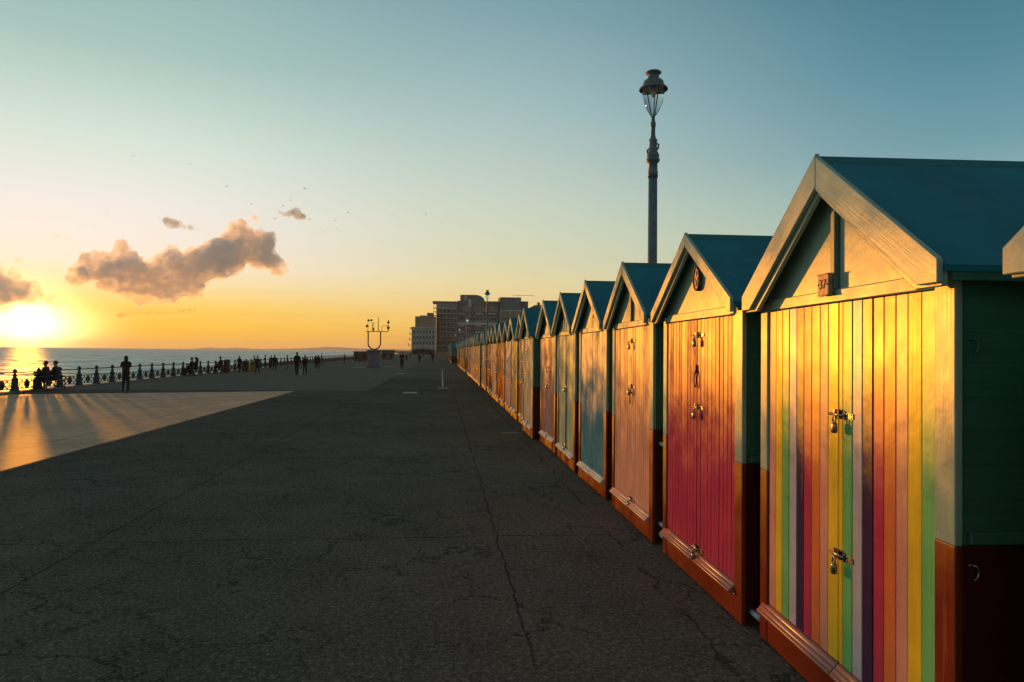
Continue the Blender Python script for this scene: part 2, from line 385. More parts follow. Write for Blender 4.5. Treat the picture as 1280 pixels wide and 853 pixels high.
finish(nt, col, .62, bump=M(nt, 'ADD', M(nt, 'ADD', n2.outputs[0], M(nt, 'MULTIPLY', n3.outputs[0], 2.0)), M(nt, 'MULTIPLY', jn, -1)), bdist=.014, bstr=.8, spec=.4)
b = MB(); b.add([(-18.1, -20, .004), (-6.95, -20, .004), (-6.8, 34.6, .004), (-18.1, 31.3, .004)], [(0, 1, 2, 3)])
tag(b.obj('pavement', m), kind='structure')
b = MB(); b.prism([(-6.949, -20), (-6.86, -20), (-6.71, 34.6), (-6.799, 34.6)], 'z', .002, .007); tag(b.obj('kerb_strip', simple('kerb_joint', (.05, .045, .04), .9, scale=3)), kind='structure')
# painted marks
PM = simple('road_paint', (.25, .24, .22), .7, var=.35, scale=9)
def mark(x0, x1, y0, y1):
    b = MB(); b.add([(x0, y0, .005), (x1, y0, .005), (x1, y1, .005), (x0, y1, .005)], [(0, 1, 2, 3)])
    tag(b.obj('painted_marking', PM), kind='structure')
g0, g1_ = ground(553.5, 484), ground(553, 462)
mark(g0.x-.05, g0.x+.05, g0.y, g1_.y)
a1, a2 = ground(547, 485), ground(560, 485); mark(a1.x, a2.x, a1.y-.7, a1.y-.05)
for px, py, w, d in ((449, 459.3, 1.4, 2.4), (486, 458.6, 1.2, 2.0), (502, 467, .8, 1.6), (512.5, 491.2, .66, 1.1)):
    g = ground(px, py); mark(g.x-w/2, g.x+w/2, g.y-d/2, g.y+d/2)
g = ground(640, 541.5); mark(g.x-.27, g.x+.22, g.y-.06, g.y+.06)
# sea wall, beach, sea
b = MB()
for a_, b_ in zip(ys, ys[1:]):
    xa, xb = coast[a_], coast[b_]
    b.add([(xa-.002, a_, -3.2), (xb-.002, b_, -3.2), (xb-.002, b_, -.001), (xa-.002, a_, -.001)], [(0, 1, 2, 3)])
tag(b.obj('sea_wall', simple('sea_wall_concrete', (.28, .26, .22), .85, scale=.8, bump=.02)), 'concrete sea wall below the promenade rail', 'wall')
b = MB()
for a_, b_ in zip(ys, ys[1:]):
    xa, xb = coast[a_], coast[b_]
    b.add([(xa, a_, -2.6), (xb, b_, -2.6), (xb-30, b_, -5.2), (xa-30, a_, -5.2)], [(0, 1, 2, 3)])
tag(b.obj('beach', simple('shingle', (.26, .21, .15), .9, scale=14, bump=.06)), kind='structure')
m, nt = new_mat('sea_water'); tc = N(nt, 'ShaderNodeTexCoord'); P = tc.outputs['Object']
def wv(sx, sy, sc, det):
    mp = N(nt, 'ShaderNodeMapping'); nt.links.new(P, mp.inputs[0]); mp.inputs['Scale'].default_value = (sx, sy, 1); mp.inputs['Rotation'].default_value = (0, 0, R(24))
    return NOISE(nt, mp.outputs[0], sc, det, .6).outputs[0]
def wcol(sx, sy, sc, det):
    mp = N(nt, 'ShaderNodeMapping'); nt.links.new(P, mp.inputs[0]); mp.inputs['Scale'].default_value = (sx, sy, 1); mp.inputs['Rotation'].default_value = (0, 0, R(24))
    n = NOISE(nt, mp.outputs[0], sc, det, .6)
    s_ = N(nt, 'ShaderNodeVectorMath', operation='SUBTRACT', i_1=(.5, .5, .5)); nt.links.new(n.outputs['Color'], s_.inputs[0]); return s_.outputs[0], n.outputs[0]
w1, f1 = wcol(.35, 1, .03, 4); w2, f2 = wcol(.5, 1, .16, 5); w3, f3 = wcol(.8, 1, 1.1, 4)
def scl(v, k):
    s_ = N(nt, 'ShaderNodeVectorMath', operation='MULTIPLY', i_1=(k, k, 0)); nt.links.new(v, s_.inputs[0]); return s_.outputs[0]
def vadd(u, v):
    s_ = N(nt, 'ShaderNodeVectorMath', operation='ADD'); nt.links.new(u, s_.inputs[0])
    if isinstance(v, tuple): s_.inputs[1].default_value = v
    else: nt.links.new(v, s_.inputs[1])
    return s_.outputs[0]
wn = vadd(vadd(scl(w1, 1.0), vadd(scl(w2, 3.0), scl(w3, 1.2))), (0, 0, 1))
wnn = N(nt, 'ShaderNodeVectorMath', operation='NORMALIZE'); nt.links.new(wn, wnn.inputs[0])
foam = M(nt, 'MULTIPLY', SM(nt, f2, .60, .72), .5)
colw = MIX(nt, foam, (.10, .165, .150), (.5, .5, .47))
df = N(nt, 'ShaderNodeBsdfDiffuse'); nt.links.new(colw, df.inputs[0])
gg = N(nt, 'ShaderNodeBsdfGlossy', distribution='BECKMANN'); gg.inputs[0].default_value = (1, .99, .92, 1); gg.inputs['Roughness'].default_value = .5
nt.links.new(wnn.outputs[0], gg.inputs['Normal']); nt.links.new(wnn.outputs[0], df.inputs['Normal'])
# wave faces and troughs reflect by different amounts
fac = M(nt, 'ADD', .36, M(nt, 'MULTIPLY', SM(nt, f2, .36, .66), .34))
ms = N(nt, 'ShaderNodeMixShader'); nt.links.new(fac, ms.inputs[0]); nt.links.new(df.outputs[0], ms.inputs[1]); nt.links.new(gg.outputs[0], ms.inputs[2])
o_ = N(nt, 'ShaderNodeOutputMaterial'); nt.links.new(ms.outputs[0], o_.inputs[0])
b = MB(); b.add([(-60000, -3000, -5), (-10, -3000, -5), (-10, 60000, -5), (-60000, 60000, -5)], [(0, 1, 2, 3)])
tag(b.obj('sea', m), kind='structure')
# the far coast: low hills at the horizon
hb = MB(); D = 9000
prof = [(232, .0), (250, 1.6), (262, 2.2), (275, 1.6), (300, 2.0), (322, 1.4), (350, 1.6), (372, 2.2), (390, 3.2), (408, 4.6), (425, 4.4), (440, 3.4), (456, 3.0), (480, 2.6), (505, 2.4), (530, 2.0), (560, 1.4)]
pp = []
for (p0, h0), (p1, h1) in zip(prof, prof[1:]):
    for k in range(6):
        q = k/6; hh_ = h0+(h1-h0)*q+mnoise.noise(Vector((p0+q*20, 3, 0))*.21)*.7
        pp.append((p0+(p1-p0)*q, max(.05, hh_)))
rows = []
for dd, sc in ((0, 0), (350, .75), (1100, 1.0), (2600, .1)):
    row = []
    for px, h in pp:
        d = ray(px, 434+.0087*px); d = Vector((d.x, d.y, 0)).normalized(); p = d*(D+dd); row.append((p.x, p.y, -5.2+h*sc*D/F))
    rows.append(row)
vs = sum(rows, []); n_ = len(pp); fs = []
for r_ in range(3):
    for i in range(n_-1): fs.append((r_*n_+i, r_*n_+i+1, (r_+1)*n_+i+1, (r_+1)*n_+i))
hb.add(vs, fs, 0, True)
tag(hb.obj('hills', simple('distant_downs', (.52, .40, .28), 1, var=.15, scale=.002)), kind='structure')  # pale tan base colour stands in for part of the distance haze
# ================================================================== BEACH HUTS
CREAM = paint('cream_green_paint', (.36, .49, .385), .33, .06)
CREAMY = paint('cream_green_board', (.36, .49, .385), .34, .05, grain='y')
BARGE = {1: paint('bargeboard_paint_rising', (.36, .49, .385), .33, .05, grain='+'), -1: paint('bargeboard_paint_falling', (.36, .49, .385), .33, .05, grain='-')}
REDOX = paint('red_oxide_paint', (.21, .034, .012), .42, .10, (.40, .16, .08))
REDOXY = paint('red_oxide_board', (.22, .040, .014), .42, .22, (.42, .17, .08), grain='y')
GREEN = paint('deep_green_paint', (.045, .175, .115), .5, .02, (.07, .2, .15), grain='x', lap=.142)
MAROON = paint('black_maroon_paint', (.055, .010, .008), .55, .02, (.1, .03, .03), grain='x', lap=.142)
DARKGAP = simple('shadow_timber', (.05, .045, .04), .8)
STEEL = simple('galvanised_steel', (.34, .33, .32), .32, 1, .25, 40)
BRASS = simple('worn_brass', (.36, .31, .24), .28, 1, .25, 40)
BLACKM = simple('black_iron', (.03, .03, .03), .45, .6, .3, 30)
WHITEP = simple('white_plastic', (.62, .62, .60), .45, 0, .12, 20)
PLATE = simple('old_plate', (.42, .27, .20), .55, .2, .4, 40, .002)
PLATED = simple('dark_cast_plate', (.13, .10, .09), .5, .4, .4, 40, .002)
INK = simple('plate_ink', (.015, .012, .012), .6)
def roof_mat():
    m, nt = new_mat('roof_felt')
    v, raw = stretched(nt, 1, 1, 1)
    a_ = NOISE(nt, raw, 1.4, 6, .65); f_ = NOISE(nt, raw, 90, 3, .7); w_ = NOISE(nt, raw, 4, 5, .6, 1.2)
    col = MIX(nt, SM(nt, a_.outputs[0], .3, .7), (.002, .145, .185), (.006, .22, .265))
    finish(nt, col, .62, bump=M(nt, 'ADD', M(nt, 'MULTIPLY', f_.outputs[0], .35), w_.outputs[0]), bdist=.008, bstr=.8, spec=.35)
    return m
ROOF = roof_mat()
ROOFT = paint('roof_trim_teal', (.012, .16, .165), .45, .02, grain='x')

C = dict(
    yellow=(.82, .60, .04), green=(.18, .56, .20), lavender=(.50, .51, .62), purple=(.070, .034, .090), crimson=(.52, .060, .125), sillred=(.42, .15, .11),
    orange=(.74, .22, .07), salmon=(.68, .34, .26), pinksal=(.74, .40, .28), teal=(.085, .27, .40), cream=(.60, .56, .42),
    taupe=(.30, .25, .22), mauve=(.33, .23, .25), lilac=(.56, .46, .52), flame=(.62, .17, .03), olive=(.30, .27, .08), paleg=(.30, .48, .36),
    blue=(.03, .14, .36), pinkw=(.66, .47, .38), darkred=(.28, .055, .03), umber=(.27, .13, .08), gold=(.66, .40, .08), grey=(.34, .33, .32),
    sand=(.56, .42, .26), white=(.66, .64, .58), navy=(.05, .08, .18), rose=(.52, .20, .20), aqua=(.18, .42, .42), plum=(.22, .07, .13), terra=(.44, .16, .08), straw=(.55, .53, .33))
def P_(c): return paint('door_paint_'+c, C[c], .33, .16)

def padlock(b, y, z, x=-.03):
    """brass padlock hanging by its shackle; long axis down"""
    n0 = len(b.v)
    b.tube([(x-.02, y-.016, z-.03)] + [(x-.02, y-.016*math.cos(a), z-.012+.022*math.sin(a)) for a in [i*math.pi/6 for i in range(7)]] + [(x-.02, y+.016, z-.03)], .0055, 6, 0)
    b.lathe([(.004, -.030), (.024, -.034), (.028, -.045), (.029, -.085), (.024, -.098), (.006, -.101)], 12, (0, 0), 1, 0)
    k = len(b.v)-12*6
    b.xform(lambda v: Vector((x-.02+v.x*.62, y+v.y, z+v.z)), k)
def hasp(door, y, z, near=True, out=1):
    """slide bolt across the door joint with staple and padlock; y = joint"""
    b = MB()
    b.box(-.012, 0, y-.125, y-.02, z-.035, z+.035, 1)
    b.box(-.010, 0, y-.24, y-.14, z-.022, z+.022, 0)
    b.tube([(-.022, y+.10, z), (-.022, y-.13, z)], .013, 8, 0)
    b.box(-.02, 0, y+.03, y+.055, z-.04, z+.04, 0)
    b.box(-.03, -.012, y-.06, y-.03, z-.03, z+.045, 1)
    for yy in (y-.16, y-.22, y+.042):
        for zz in (z-.014, z+.014): b.ball((-.011, yy, zz), .007, 6, 0)
    b.obj('hasp', [STEEL, BLACKM], door)
    p = MB(); padlock(p, y-.05, z-.015); p.obj('padlock', [STEEL, BRASS], door).scale = (1.001,)*3

def ring_handle(door, y, z):
    b = MB(); b.ball((-.012, y, z+.07), .014, 8)
    b.tube([(-.02, y+.028*math.sin(a), z-.0+.062*math.cos(a)) for a in [i*2*math.pi/16 for i in range(16)]], .005, 6, 0, True)
    b.tube([(-.012, y, z+.07), (-.012, y, z+.13)], .006, 6)
    b.obj('ring_handle', BLACKM, door)

SPLIT = 1.16
def make_hut(i, near, W, boards, gable='plain', apex=2.98, bw=.13, split_at=0.0, locks=(), ring=None, sill=None, closed_gap=.008, plate=None, depth=2.1, trim=None, hooks=False, pipes=(), inner=True):
    root = empty('beach_hut', (0, 0, 0))
    hw = W/2; yt = hw+.055; zt = 2.345; m_ = (apex-zt)/yt
    bev = .006 if near else 0
    # side and back walls, two colours
    b = MB(); t_ = .03
    for s in (-1, 1):
        y0, y1 = sorted((s*(hw-.02), s*(hw-.02-t_)))
        b.box(.0, depth, y0, y1, .06, SPLIT, 1); b.box(.0, depth, y0, y1, SPLIT, 2.30, 0)
    b.box(depth-.03, depth-.002, -hw+.05, hw-.05, .06, SPLIT, 1); b.box(depth-.03, depth-.002, -hw+.05, hw-.05, SPLIT, 2.30, 0)
    b.prism([(-hw+.05, 2.30), (hw-.05, 2.30), (0, apex-.16)], 'x', depth-.03, depth-.002, 0)
    b.box(.06, depth-.03, -hw+.05, hw-.05, .06, .09, 1)
    b.obj('wall', [GREEN, MAROON], root)
    for s in (-1, 1):
        y0, y1 = sorted((s*(hw-.019), s*(hw+.006))); b = MB(); b.box(.03, depth-.01, y0, y1, SPLIT+.005, SPLIT+.055, 0)
        b.obj('side_batten', GREEN, root, bev)
    # corner posts
    for s in (-1, 1):
        b = MB(); y0, y1 = sorted((s*hw, s*(hw-.135)))
        if s == 1: y0 = hw-.11
        b.box(-.035, -.001, y0, y1, .01, SPLIT, 1); b.box(-.035, -.001, y0, y1, SPLIT, 2.29, 0)
        b.obj('corner_post', [CREAM, REDOX], root, bev)
    # base board, sill moulding in two lengths
    b = MB(); b.box(-.03, .03, -hw+.136, hw-.111, .012, .189, 0); b.obj('base_board', REDOXY, root, bev)
    sm = P_(sill) if sill else P_(boards[0][0])
    prof = [(-.035, .190), (-.064, .192), (-.074, .197), (-.078, .205), (-.075, .214), (-.066, .219), (-.061, .220), (-.059, .227), (-.052, .236), (-.045, .241), (-.041, .2415), (-.039, .249), (-.034, .257), (-.028, .263), (.0, .27), (.0, .190)]
    b = MB(); ys_ = -hw+.136; ye = hw-.112
    b.prism(prof, 'y', ys_+.004, split_at-.004, 0, True); b.prism(prof, 'y', split_at+.004, ye+.07 if near else ye, 0, True)
    o = b.obj('sill', sm, root, .004 if near else 0)
    # doors
    z0, z1 = .272, 2.235; L, Rr = hw-.114, -(hw-.139)
    doors = []
    for (ya, yb, cols) in ((split_at+closed_gap/2, L, boards[1]), (Rr, split_at-closed_gap/2, boards[0] if len(boards) > 2 else boards[1])):
        b = MB(); mats = []; cs = cols if ya >= split_at else (boards[2] if len(boards) > 2 else cols)
        tot = sum(w for _, w in cs); y = yb; k = 0
        for cname, w in cs:      # from the picture's left (high y) to right
            ww = (yb-ya)*w/tot; mt = P_(cname)
            if mt not in mats: mats.append(mt)
            jx = random.uniform(-.0015, .0015)
            k0 = len(b.v); b.box(-.022+jx, .0, y-ww+.0022, y-.0022, z0, z1, mats.index(mt))
            ja, jb = random.uniform(-.0011, .0011), random.uniform(-.0007, .0007)
            for q in (0, 3, 4, 7):
                vx, vy, vz = b.v[k0+q]; b.v[k0+q] = (vx+(ja if q in (0, 4) else -ja)+(jb if q > 3 else 0), vy, vz)
            y -= ww
        b.box(.0, .02, ya, yb, z0, z1, len(mats)); mats.append(DARKGAP)
        d = b.obj('door', mats, root, .004 if near else 0, 2)
        doors.append(d)
    right = doors[1]
    for z in locks:
        n0 = len(COL.objects)
        hasp(right, split_at, z, near)
        for c_ in right.children:
            if c_.scale.x < 1.01 and c_.location.x == 0:
                k_ = .66 if c_.name.startswith('hasp') else .85
                c_.scale = (k_,)*3; c_.location = (-.022, split_at*(1-k_)-(0 if k_ == .66 else -.008), (z)*(1-k_))
    if ring:
        ring_handle(right, split_at-.0, ring); [c_ for c_ in right.children if c_.name.startswith('ring')][0].location.x = -.022
    # dark jamb behind, header rail, gable
    b = MB(); b.box(.022, .05, -hw+.14, hw-.115, .2, 2.24, 0); b.obj('jamb', DARKGAP, root)
    gx = -.012
    b = MB(); b.box(-.034, .05, -hw+.137, hw-.112, 2.238, 2.308, 0)
    b.obj('header_rail', CREAMY, root, bev)
    zz = 2.309; yb_ = yt-(zz-zt)/m_-.02
    b = MB(); b.prism([(-yb_+.05, zz), (yb_-.05, zz), (0, apex-.075)], 'x', gx, gx+.03, 0); gp = b.obj('gable_panel', CREAM, root)
    if gable == 'batten':
        b = MB(); b.prism([(-.024, zz), (.024, zz), (.024, apex-.14), (0, apex-.12), (-.024, apex-.14)], 'x', gx-.032, gx-.001, 0); b.obj('batten', paint('teal_batten', (.10, .20, .16), .4, .03), root, bev)
    if gable == 'slats':
        for yy in (-.3, -.1, .1, .3):
            b = MB(); b.box(gx-.014, gx-.001, yy-.018, yy+.018, zz, apex-.22-abs(yy)*m_, 0); b.obj('batten', CREAM, root, bev)
    if gable in ('oval', 'vent') or (gable == 'plain' and i % 3 == 0 and i < 20):
        b = MB()
        for k in range(4):
            z_ = apex-.225+k*.02; hwz = max(.02, (apex-.10-z_)/m_*.55)
            b.prism([(gx-.012, z_), (gx-.001, z_+.010), (gx-.001, z_+.014), (gx-.014, z_+.004)], 'y', -hwz, hwz, 0)
        b.obj('vent', CREAMY, root)
    if plate == '37':
        p = MB(); p.box(gx-.062, gx-.034, -.015, .105, 2.275, 2.40, 0)
        po = p.obj('number_plate', PLATE, root, .004)
        for z_ in (2.276, 2.3915):
            rim = MB(); rim.box(gx-.067, gx-.0625, -.015, .105, z_, z_+.008, 0); rim.obj('rim', PLATED, po)
        me = text_mesh('37', .072, .0015); me.materials.clear(); me.materials.append(INK)
        for v in me.vertices:
            x, y, z = v.co; v.co = Vector((gx-.0635-z, 0.046-x*1.1, 2.338+y*1.05))
        me.flip_normals(); put('numeral', me, po)
        for yy in (-.003, .096):
            d = MB(); d.ball((gx-.063, yy, 2.338), .0055, 6); d.obj('screw', BLACKM, po)
    if plate == 'oval':
        pts = [(.075*math.cos(a), .105*math.sin(a)) for a in [k*2*math.pi/24 for k in range(24)]]
        b = MB(); b.prism([(y, z+2.58) for y, z in pts], 'x', gx-.030, gx-.001, 0, True); po = b.obj('number_plate', PLATED, root, .004)
        b = MB(); b.tube([(gx-.032, y*.90, z*.92+2.58) for y, z in pts], .007, 6, 0, True)
        b.obj('rim', BLACKM, po)
        b = MB()
        for yy, z_, r_ in ((.0, .045, .024), (.0, -.035, .027), (-.028, .0, .014), (.028, .0, .014)): b.ball((gx-.03, yy, 2.58+z_), r_, 8, 0, (.35, 1, 1))
        b.obj('relief', PLATE, po)
    if plate == 'square':
        b = MB(); b.box(gx-.02, gx-.001, -.045, .045, 2.45, 2.57, 0); b.obj('number_plate', PLATED, root, bev)
    # bargeboards: one each side, meeting at the apex
    for s in (-1, 1):
        A = apex; cut = .125 if bw > .16 else .10
        drop = bw/math.cos(math.atan(m_))
        if drop < cut+.005: cut = drop-.005
        o0 = -.012 if s > 0 else -.016                       # the left board runs on past the apex, the right one butts against it
        pts = [(o0, A-s*o0*m_*(1 if s > 0 else 1)), (s*yt, zt), (s*yt, zt-cut), (s*(yt-(drop-cut)/m_), zt-cut), (o0, A-drop-s*o0*m_)] if near else [(s*.003, A), (s*yt, zt), (s*yt, zt-cut), (s*(yt-(drop-cut)/m_), zt-cut), (s*.003, A-drop)]
        if s < 0: pts = pts[::-1]
        b = MB(); b.prism(pts, 'x', -.150, -.122, 0)
        bo = b.obj('bargeboard', BARGE[s], root, .005 if near else 0)
        if inner:
            d2 = drop+.035
            pt2 = [(s*.002, A-.02), (s*(yt-.01), zt-.02), (s*(yt-.01), zt-cut-.012), (s*(yt-.01-(d2-cut)/m_), zt-cut-.012), (s*.002, A-d2)]
            b = MB(); b.prism(pt2 if s > 0 else pt2[::-1], 'x', -.1215, -.095, 0)
            b.obj('rim', BARGE[s], bo, .004 if near else 0)
    # roof: two slopes with thickness, ridge capping and eave trim
    b = MB(); e = yt+.012; ze = zt-.018-.012*m_; rt = .028
    b.prism([(e, ze), (0, apex-.012), (-e, ze), (-e, ze-rt), (0, apex-.012-rt*1.25), (e, ze-rt)], 'x', -.121, depth+.10, 0)
    ro = b.obj('roof', ROOF, root)
    b = MB(); b.prism([(.07, apex-.008-.07*m_), (0, apex-.003), (-.07, apex-.008-.07*m_), (-.07, apex-.013-.07*m_), (0, apex-.0115), (.07, apex-.013-.07*m_)], 'x', -.118, depth+.11, 0)
    b.obj('ridge_cap', ROOFT, ro)
    for s in (-1, 1):
        y0, y1 = sorted((s*(e-.004), s*(e-.03))); b = MB(); b.box(-.09, depth+.09, y0, y1, ze-rt-.035, ze-rt-.002, 0)
        b.obj('eave_trim', GREEN, ro)
    # hooks, pipes and brackets on the near side wall
    side = -(hw-.02)
    if hooks:
        for z_, mt in ((1.99, GREEN), (1.05, STEEL)):
            b = MB(); b.ball((.04, side-.004, z_+.028), .008, 8)
            b.tube([(.045, side-.003, z_+.028)]+[(.05+.020*math.sin(a), side-.016, z_-.030*math.cos(a)) for a in [math.pi-.5-k*math.pi/8 for k in range(8)]], .0055, 8, 0)
            b.obj('hook', mt, root)
    for z_ in pipes:
        b = MB(); b.tube([(.05, side+.0, z_), (.05, side-.16, z_)], .022, 10, 0); b.obj('pipe', WHITEP, root)
    return root

RB = ['yellow', 'green', 'lavender', 'purple', 'crimson', 'orange', 'salmon']
rainL = [('salmon', 1.1)]+[(c_, 1) for c_ in RB[:6]]+[('salmon', 1), ('yellow', 1.1)]
rainR = [('yellow', .45)]+[(c_, 1) for c_ in RB[1:]]+[('yellow', 1.05), ('green', 1.05)]
def bd(c_, n): return [(c_, 1)]*n
def plain(c_, n): return ((c_, 1), bd(c_, n), bd(c_, n))
HUTS = []
def hut(i, **k):
    k.setdefault('W', 1.9); label = k.pop('label'); dx = k.pop('dx', 0); dy = k.pop('dy', 0)
    r = make_hut(i, **k)
    r.location = (X0+dx, Y1-PITCH*(1-i)+dy if i < 100 else 112+PITCH*(i-100), 0)
    if i >= 100: r.location.x = 1.55+dx
    if i == 1: r.rotation_euler = (0, 0, R(-2.2))
    if i == 2: r.rotation_euler = (0, 0, R(-.5))
    if i >= 3: r.rotation_euler = (random.uniform(-.005, .005), 0, random.uniform(-.012, .012))
    tag(r, label, 'beach hut', 'painted beach huts in a row along the promenade'); HUTS.append(r); return r
X0 = 2.157+.035; PITCH = 2.163; Y1 = 4.717-.95
hut(0, near=True, boards=plain('teal', 8), gable='vent', apex=3.02, bw=.15, locks=(1.6, .9), label='nearest beach hut, only its cream bargeboard end poking in at the right edge', dy=-.16)
hut(1, near=True, W=1.995, dy=.02, boards=(('salmon', 1), rainL, rainR), gable='batten', apex=3.05, bw=.155, split_at=-.03, locks=(1.62, .86), plate='37', sill='sillred', hooks=True, label='large beach hut with rainbow striped doors and a small plate reading 37')
hut(2, near=True, W=1.9, boards=plain('crimson', 10), gable='oval', apex=2.965, bw=.095, split_at=.02, locks=(2.10, 1.49, .30), ring=1.72, plate='oval', sill='sillred', label='beach hut with crimson plank doors and an oval plate on its gable', pipes=(.10,))
hut(3, near=True, W=1.82, boards=plain('pinksal', 9), gable='batten', apex=2.985, bw=.11, locks=(2.08, 1.56, .28), ring=1.42, sill='pinksal', label='beach hut with pale salmon plank doors beside the crimson one', pipes=(1.02, .21, .10), dy=-.02)
hut(4, near=True, W=1.80, boards=(('teal', 1), [('teal', 1)]*5, [('teal', 1)]*5), gable='oval', apex=2.985, bw=.10, plate='square', sill='white', closed_gap=.02, label='beach hut with plain teal blue doors and a small square plate on its gable', dy=-.03)
s5 = [('teal', .6), ('paleg', 1), ('straw', 1), ('paleg', 1), ('straw', 1), ('blue', .55)]
s5r = [('blue', .55), ('green', .8), ('straw', 1), ('paleg', 1), ('straw', 1), ('paleg', .8)]
hut(5, near=True, W=1.86, boards=(('straw', 1), s5, s5r), gable='slats', apex=2.985, bw=.09, locks=(1.35, .34), sill='white', label='beach hut with pale green and straw stripes and a blue centre joint')
hut(6, near=True, W=1.9, boards=plain('mauve', 8), gable='plain', apex=3.0, bw=.10, locks=(1.62, 1.3, .3), sill='white', label='beach hut with dusky mauve plank doors and three locks', pipes=(1.12, .3), dy=-.02)
hut(7, near=True, W=1.8, boards=plain('cream', 8), gable='slats', apex=2.98, bw=.09, locks=(2.05, 1.5, .3), sill='white', dx=-.14, dy=.06, label='beach hut with off white doors standing slightly forward of its row')
ORD = 'zeroth first second third fourth fifth sixth seventh eighth ninth tenth eleventh twelfth thirteenth fourteenth fifteenth sixteenth seventeenth eighteenth nineteenth twentieth'.split()
TENS = {2: 'twenty', 3: 'thirty', 4: 'forty'}
def ordinal(n):
    if n <= 20: return ORD[n]
    if n % 10 == 0: return {3: 'thirtieth', 4: 'fortieth'}[n//10]
    return TENS[n//10]+' '+ORD[n % 10]
rest = {8: 'taupe', 9: ('olive', 'cream'), 10: 'lilac', 11: 'flame', 12: 'umber', 13: 'pinkw', 14: 'darkred', 15: 'terra', 16: 'taupe', 17: 'grey', 18: 'gold', 19: 'straw', 20: 'sand', 21: 'rose', 22: 'pinkw', 23: 'terra', 24: 'aqua', 25: 'umber', 26: 'straw', 27: 'darkred', 28: 'flame', 29: 'sand', 30: 'umber', 31: 'terra'}
names = dict(taupe='taupe grey', lilac='pale lilac', flame='bright orange', umber='brown', pinkw='pinkish white', darkred='dark red', terra='terracotta', grey='grey', gold='golden yellow', straw='straw yellow', sand='sandy', rose='dusty rose', aqua='pale aqua', white='white', plum='plum', navy='navy', cream='cream', salmon='salmon', orange='orange', teal='teal')
pool = ['sand', 'umber', 'terra', 'straw', 'flame', 'rose', 'grey', 'darkred', 'gold', 'pinkw', 'salmon', 'taupe']
for i in range(8, 46):
    cc = rest.get(i) or pool[i % len(pool)]
    if isinstance(cc, tuple):
        bo = (('cream', 1), [('olive', 1), ('cream', .7), ('olive', 1), ('cream', .7)], [('olive', 1), ('cream', .7), ('olive', 1), ('cream', .7)]); nm = 'olive striped'
    else: bo = plain(cc, 6 if i < 20 else 4); nm = names[cc]
    hut(i, near=False, W=1.86+random.uniform(-.06, .05), boards=bo, gable=random.choice(['plain', 'batten', 'slats']) if i < 24 else 'plain', apex=2.98+random.uniform(-.07, .05), bw=random.choice([.09, .10, .12]),
        locks=((1.6, 1.0) if i % 2 else (1.75, 1.2, .3)) if i < 22 else (), sill=random.choice(['white', 'cream', 'pinkw']), dx=random.uniform(-.05, .05), dy=random.uniform(-.05, .05), inner=i < 25,
        label=f'beach hut with {nm} doors, {ordinal(i)} in the row counting from the rainbow hut')
for i in range(100, 116):
    cc = pool[(i*5) % len(pool)]
    hut(i, near=False, boards=plain(cc, 4), sill='white', dx=random.uniform(-.05, .05), apex=2.98, inner=False,
        label=f'far beach hut with {names[cc]} doors, {ordinal(i-99)} in the second row past the gap')
# ================================================================== RAILING, LAMPS, FURNITURE
IRON = simple('painted_iron', (.05, .065, .055), .5, .0, .25, 12)
LAMPP = simple('lamp_grey_green_paint', (.15, .19, .19), .42, .0, .2, 8)
RX = -18.35
rail = empty('railing', (RX, 31.0, 0), 0, 'long ornate cast iron seafront railing with finial posts and lattice panels', 'railing')
def post_mesh():
    b = MB()
    b.lathe([(.19, 0), (.19, .05), (.165, .07), (.15, .20), (.125, .36), (.12, .50), (.135, .52), (.135, .55), (.085, .58), (.07, .64), (.085, .70), (.062, .73), (.04, .77), (.062, .80), (.085, .84), (.088, .88), (.07, .925), (.03, .945), (.022, .97), (.004, .985)], 10)
    return b.mesh('post', IRON)
PITCHR = 1.852
def panel_mesh():
    b = MB(); y0, y1 = .17, PITCHR-.17
    for z in (.07, .46): b.box(-.018, .018, y0, y1, z, z+.035)
    n = 4; w = (y1-y0)/n
    for k in range(n):
        ya, yb = y0+k*w, y0+(k+1)*w
        for (p, q) in (((ya, .105), (yb, .46)), ((ya, .46), (yb, .105))):
            b.tube([(0, p[0], p[1]), (0, q[0], q[1])], .017, 5)
        b.tube([(0, yb, .105), (0, yb, .46)], .010, 5)
    c = (y0+y1)/2
    pts = [(c+.19*math.cos(a+math.pi/8), .28+.19*math.sin(a+math.pi/8)) for a in [i*math.pi/4 for i in range(8)]]
    b.prism(pts, 'x', -.025, .025)
    b.ball((-.03, c, .28), .07, 8); b.ball((.03, c, .28), .07, 8)
    return b.mesh('lattice_panel', IRON)
pm, lm = post_mesh(), panel_mesh()
b = MB(); b.tube([(0, -8, .855), (0, 64, .855)], .026, 8); b.obj('top_rail', IRON, rail)
b = MB(); b.box(-.30, .27, -8, 230, .001, .045); b.obj('plinth', simple('rail_plinth', (.26, .24, .20), .8, bump=.004), rail)
y00 = 33.1-31.0
for k in range(-3, 60):
    p = put('post', pm, rail); p.location = (0, y00+k*PITCHR, .045)
    if k < 36:
        q = put('lattice_panel', lm, rail); q.location = (0, y00+k*PITCHR, .045)
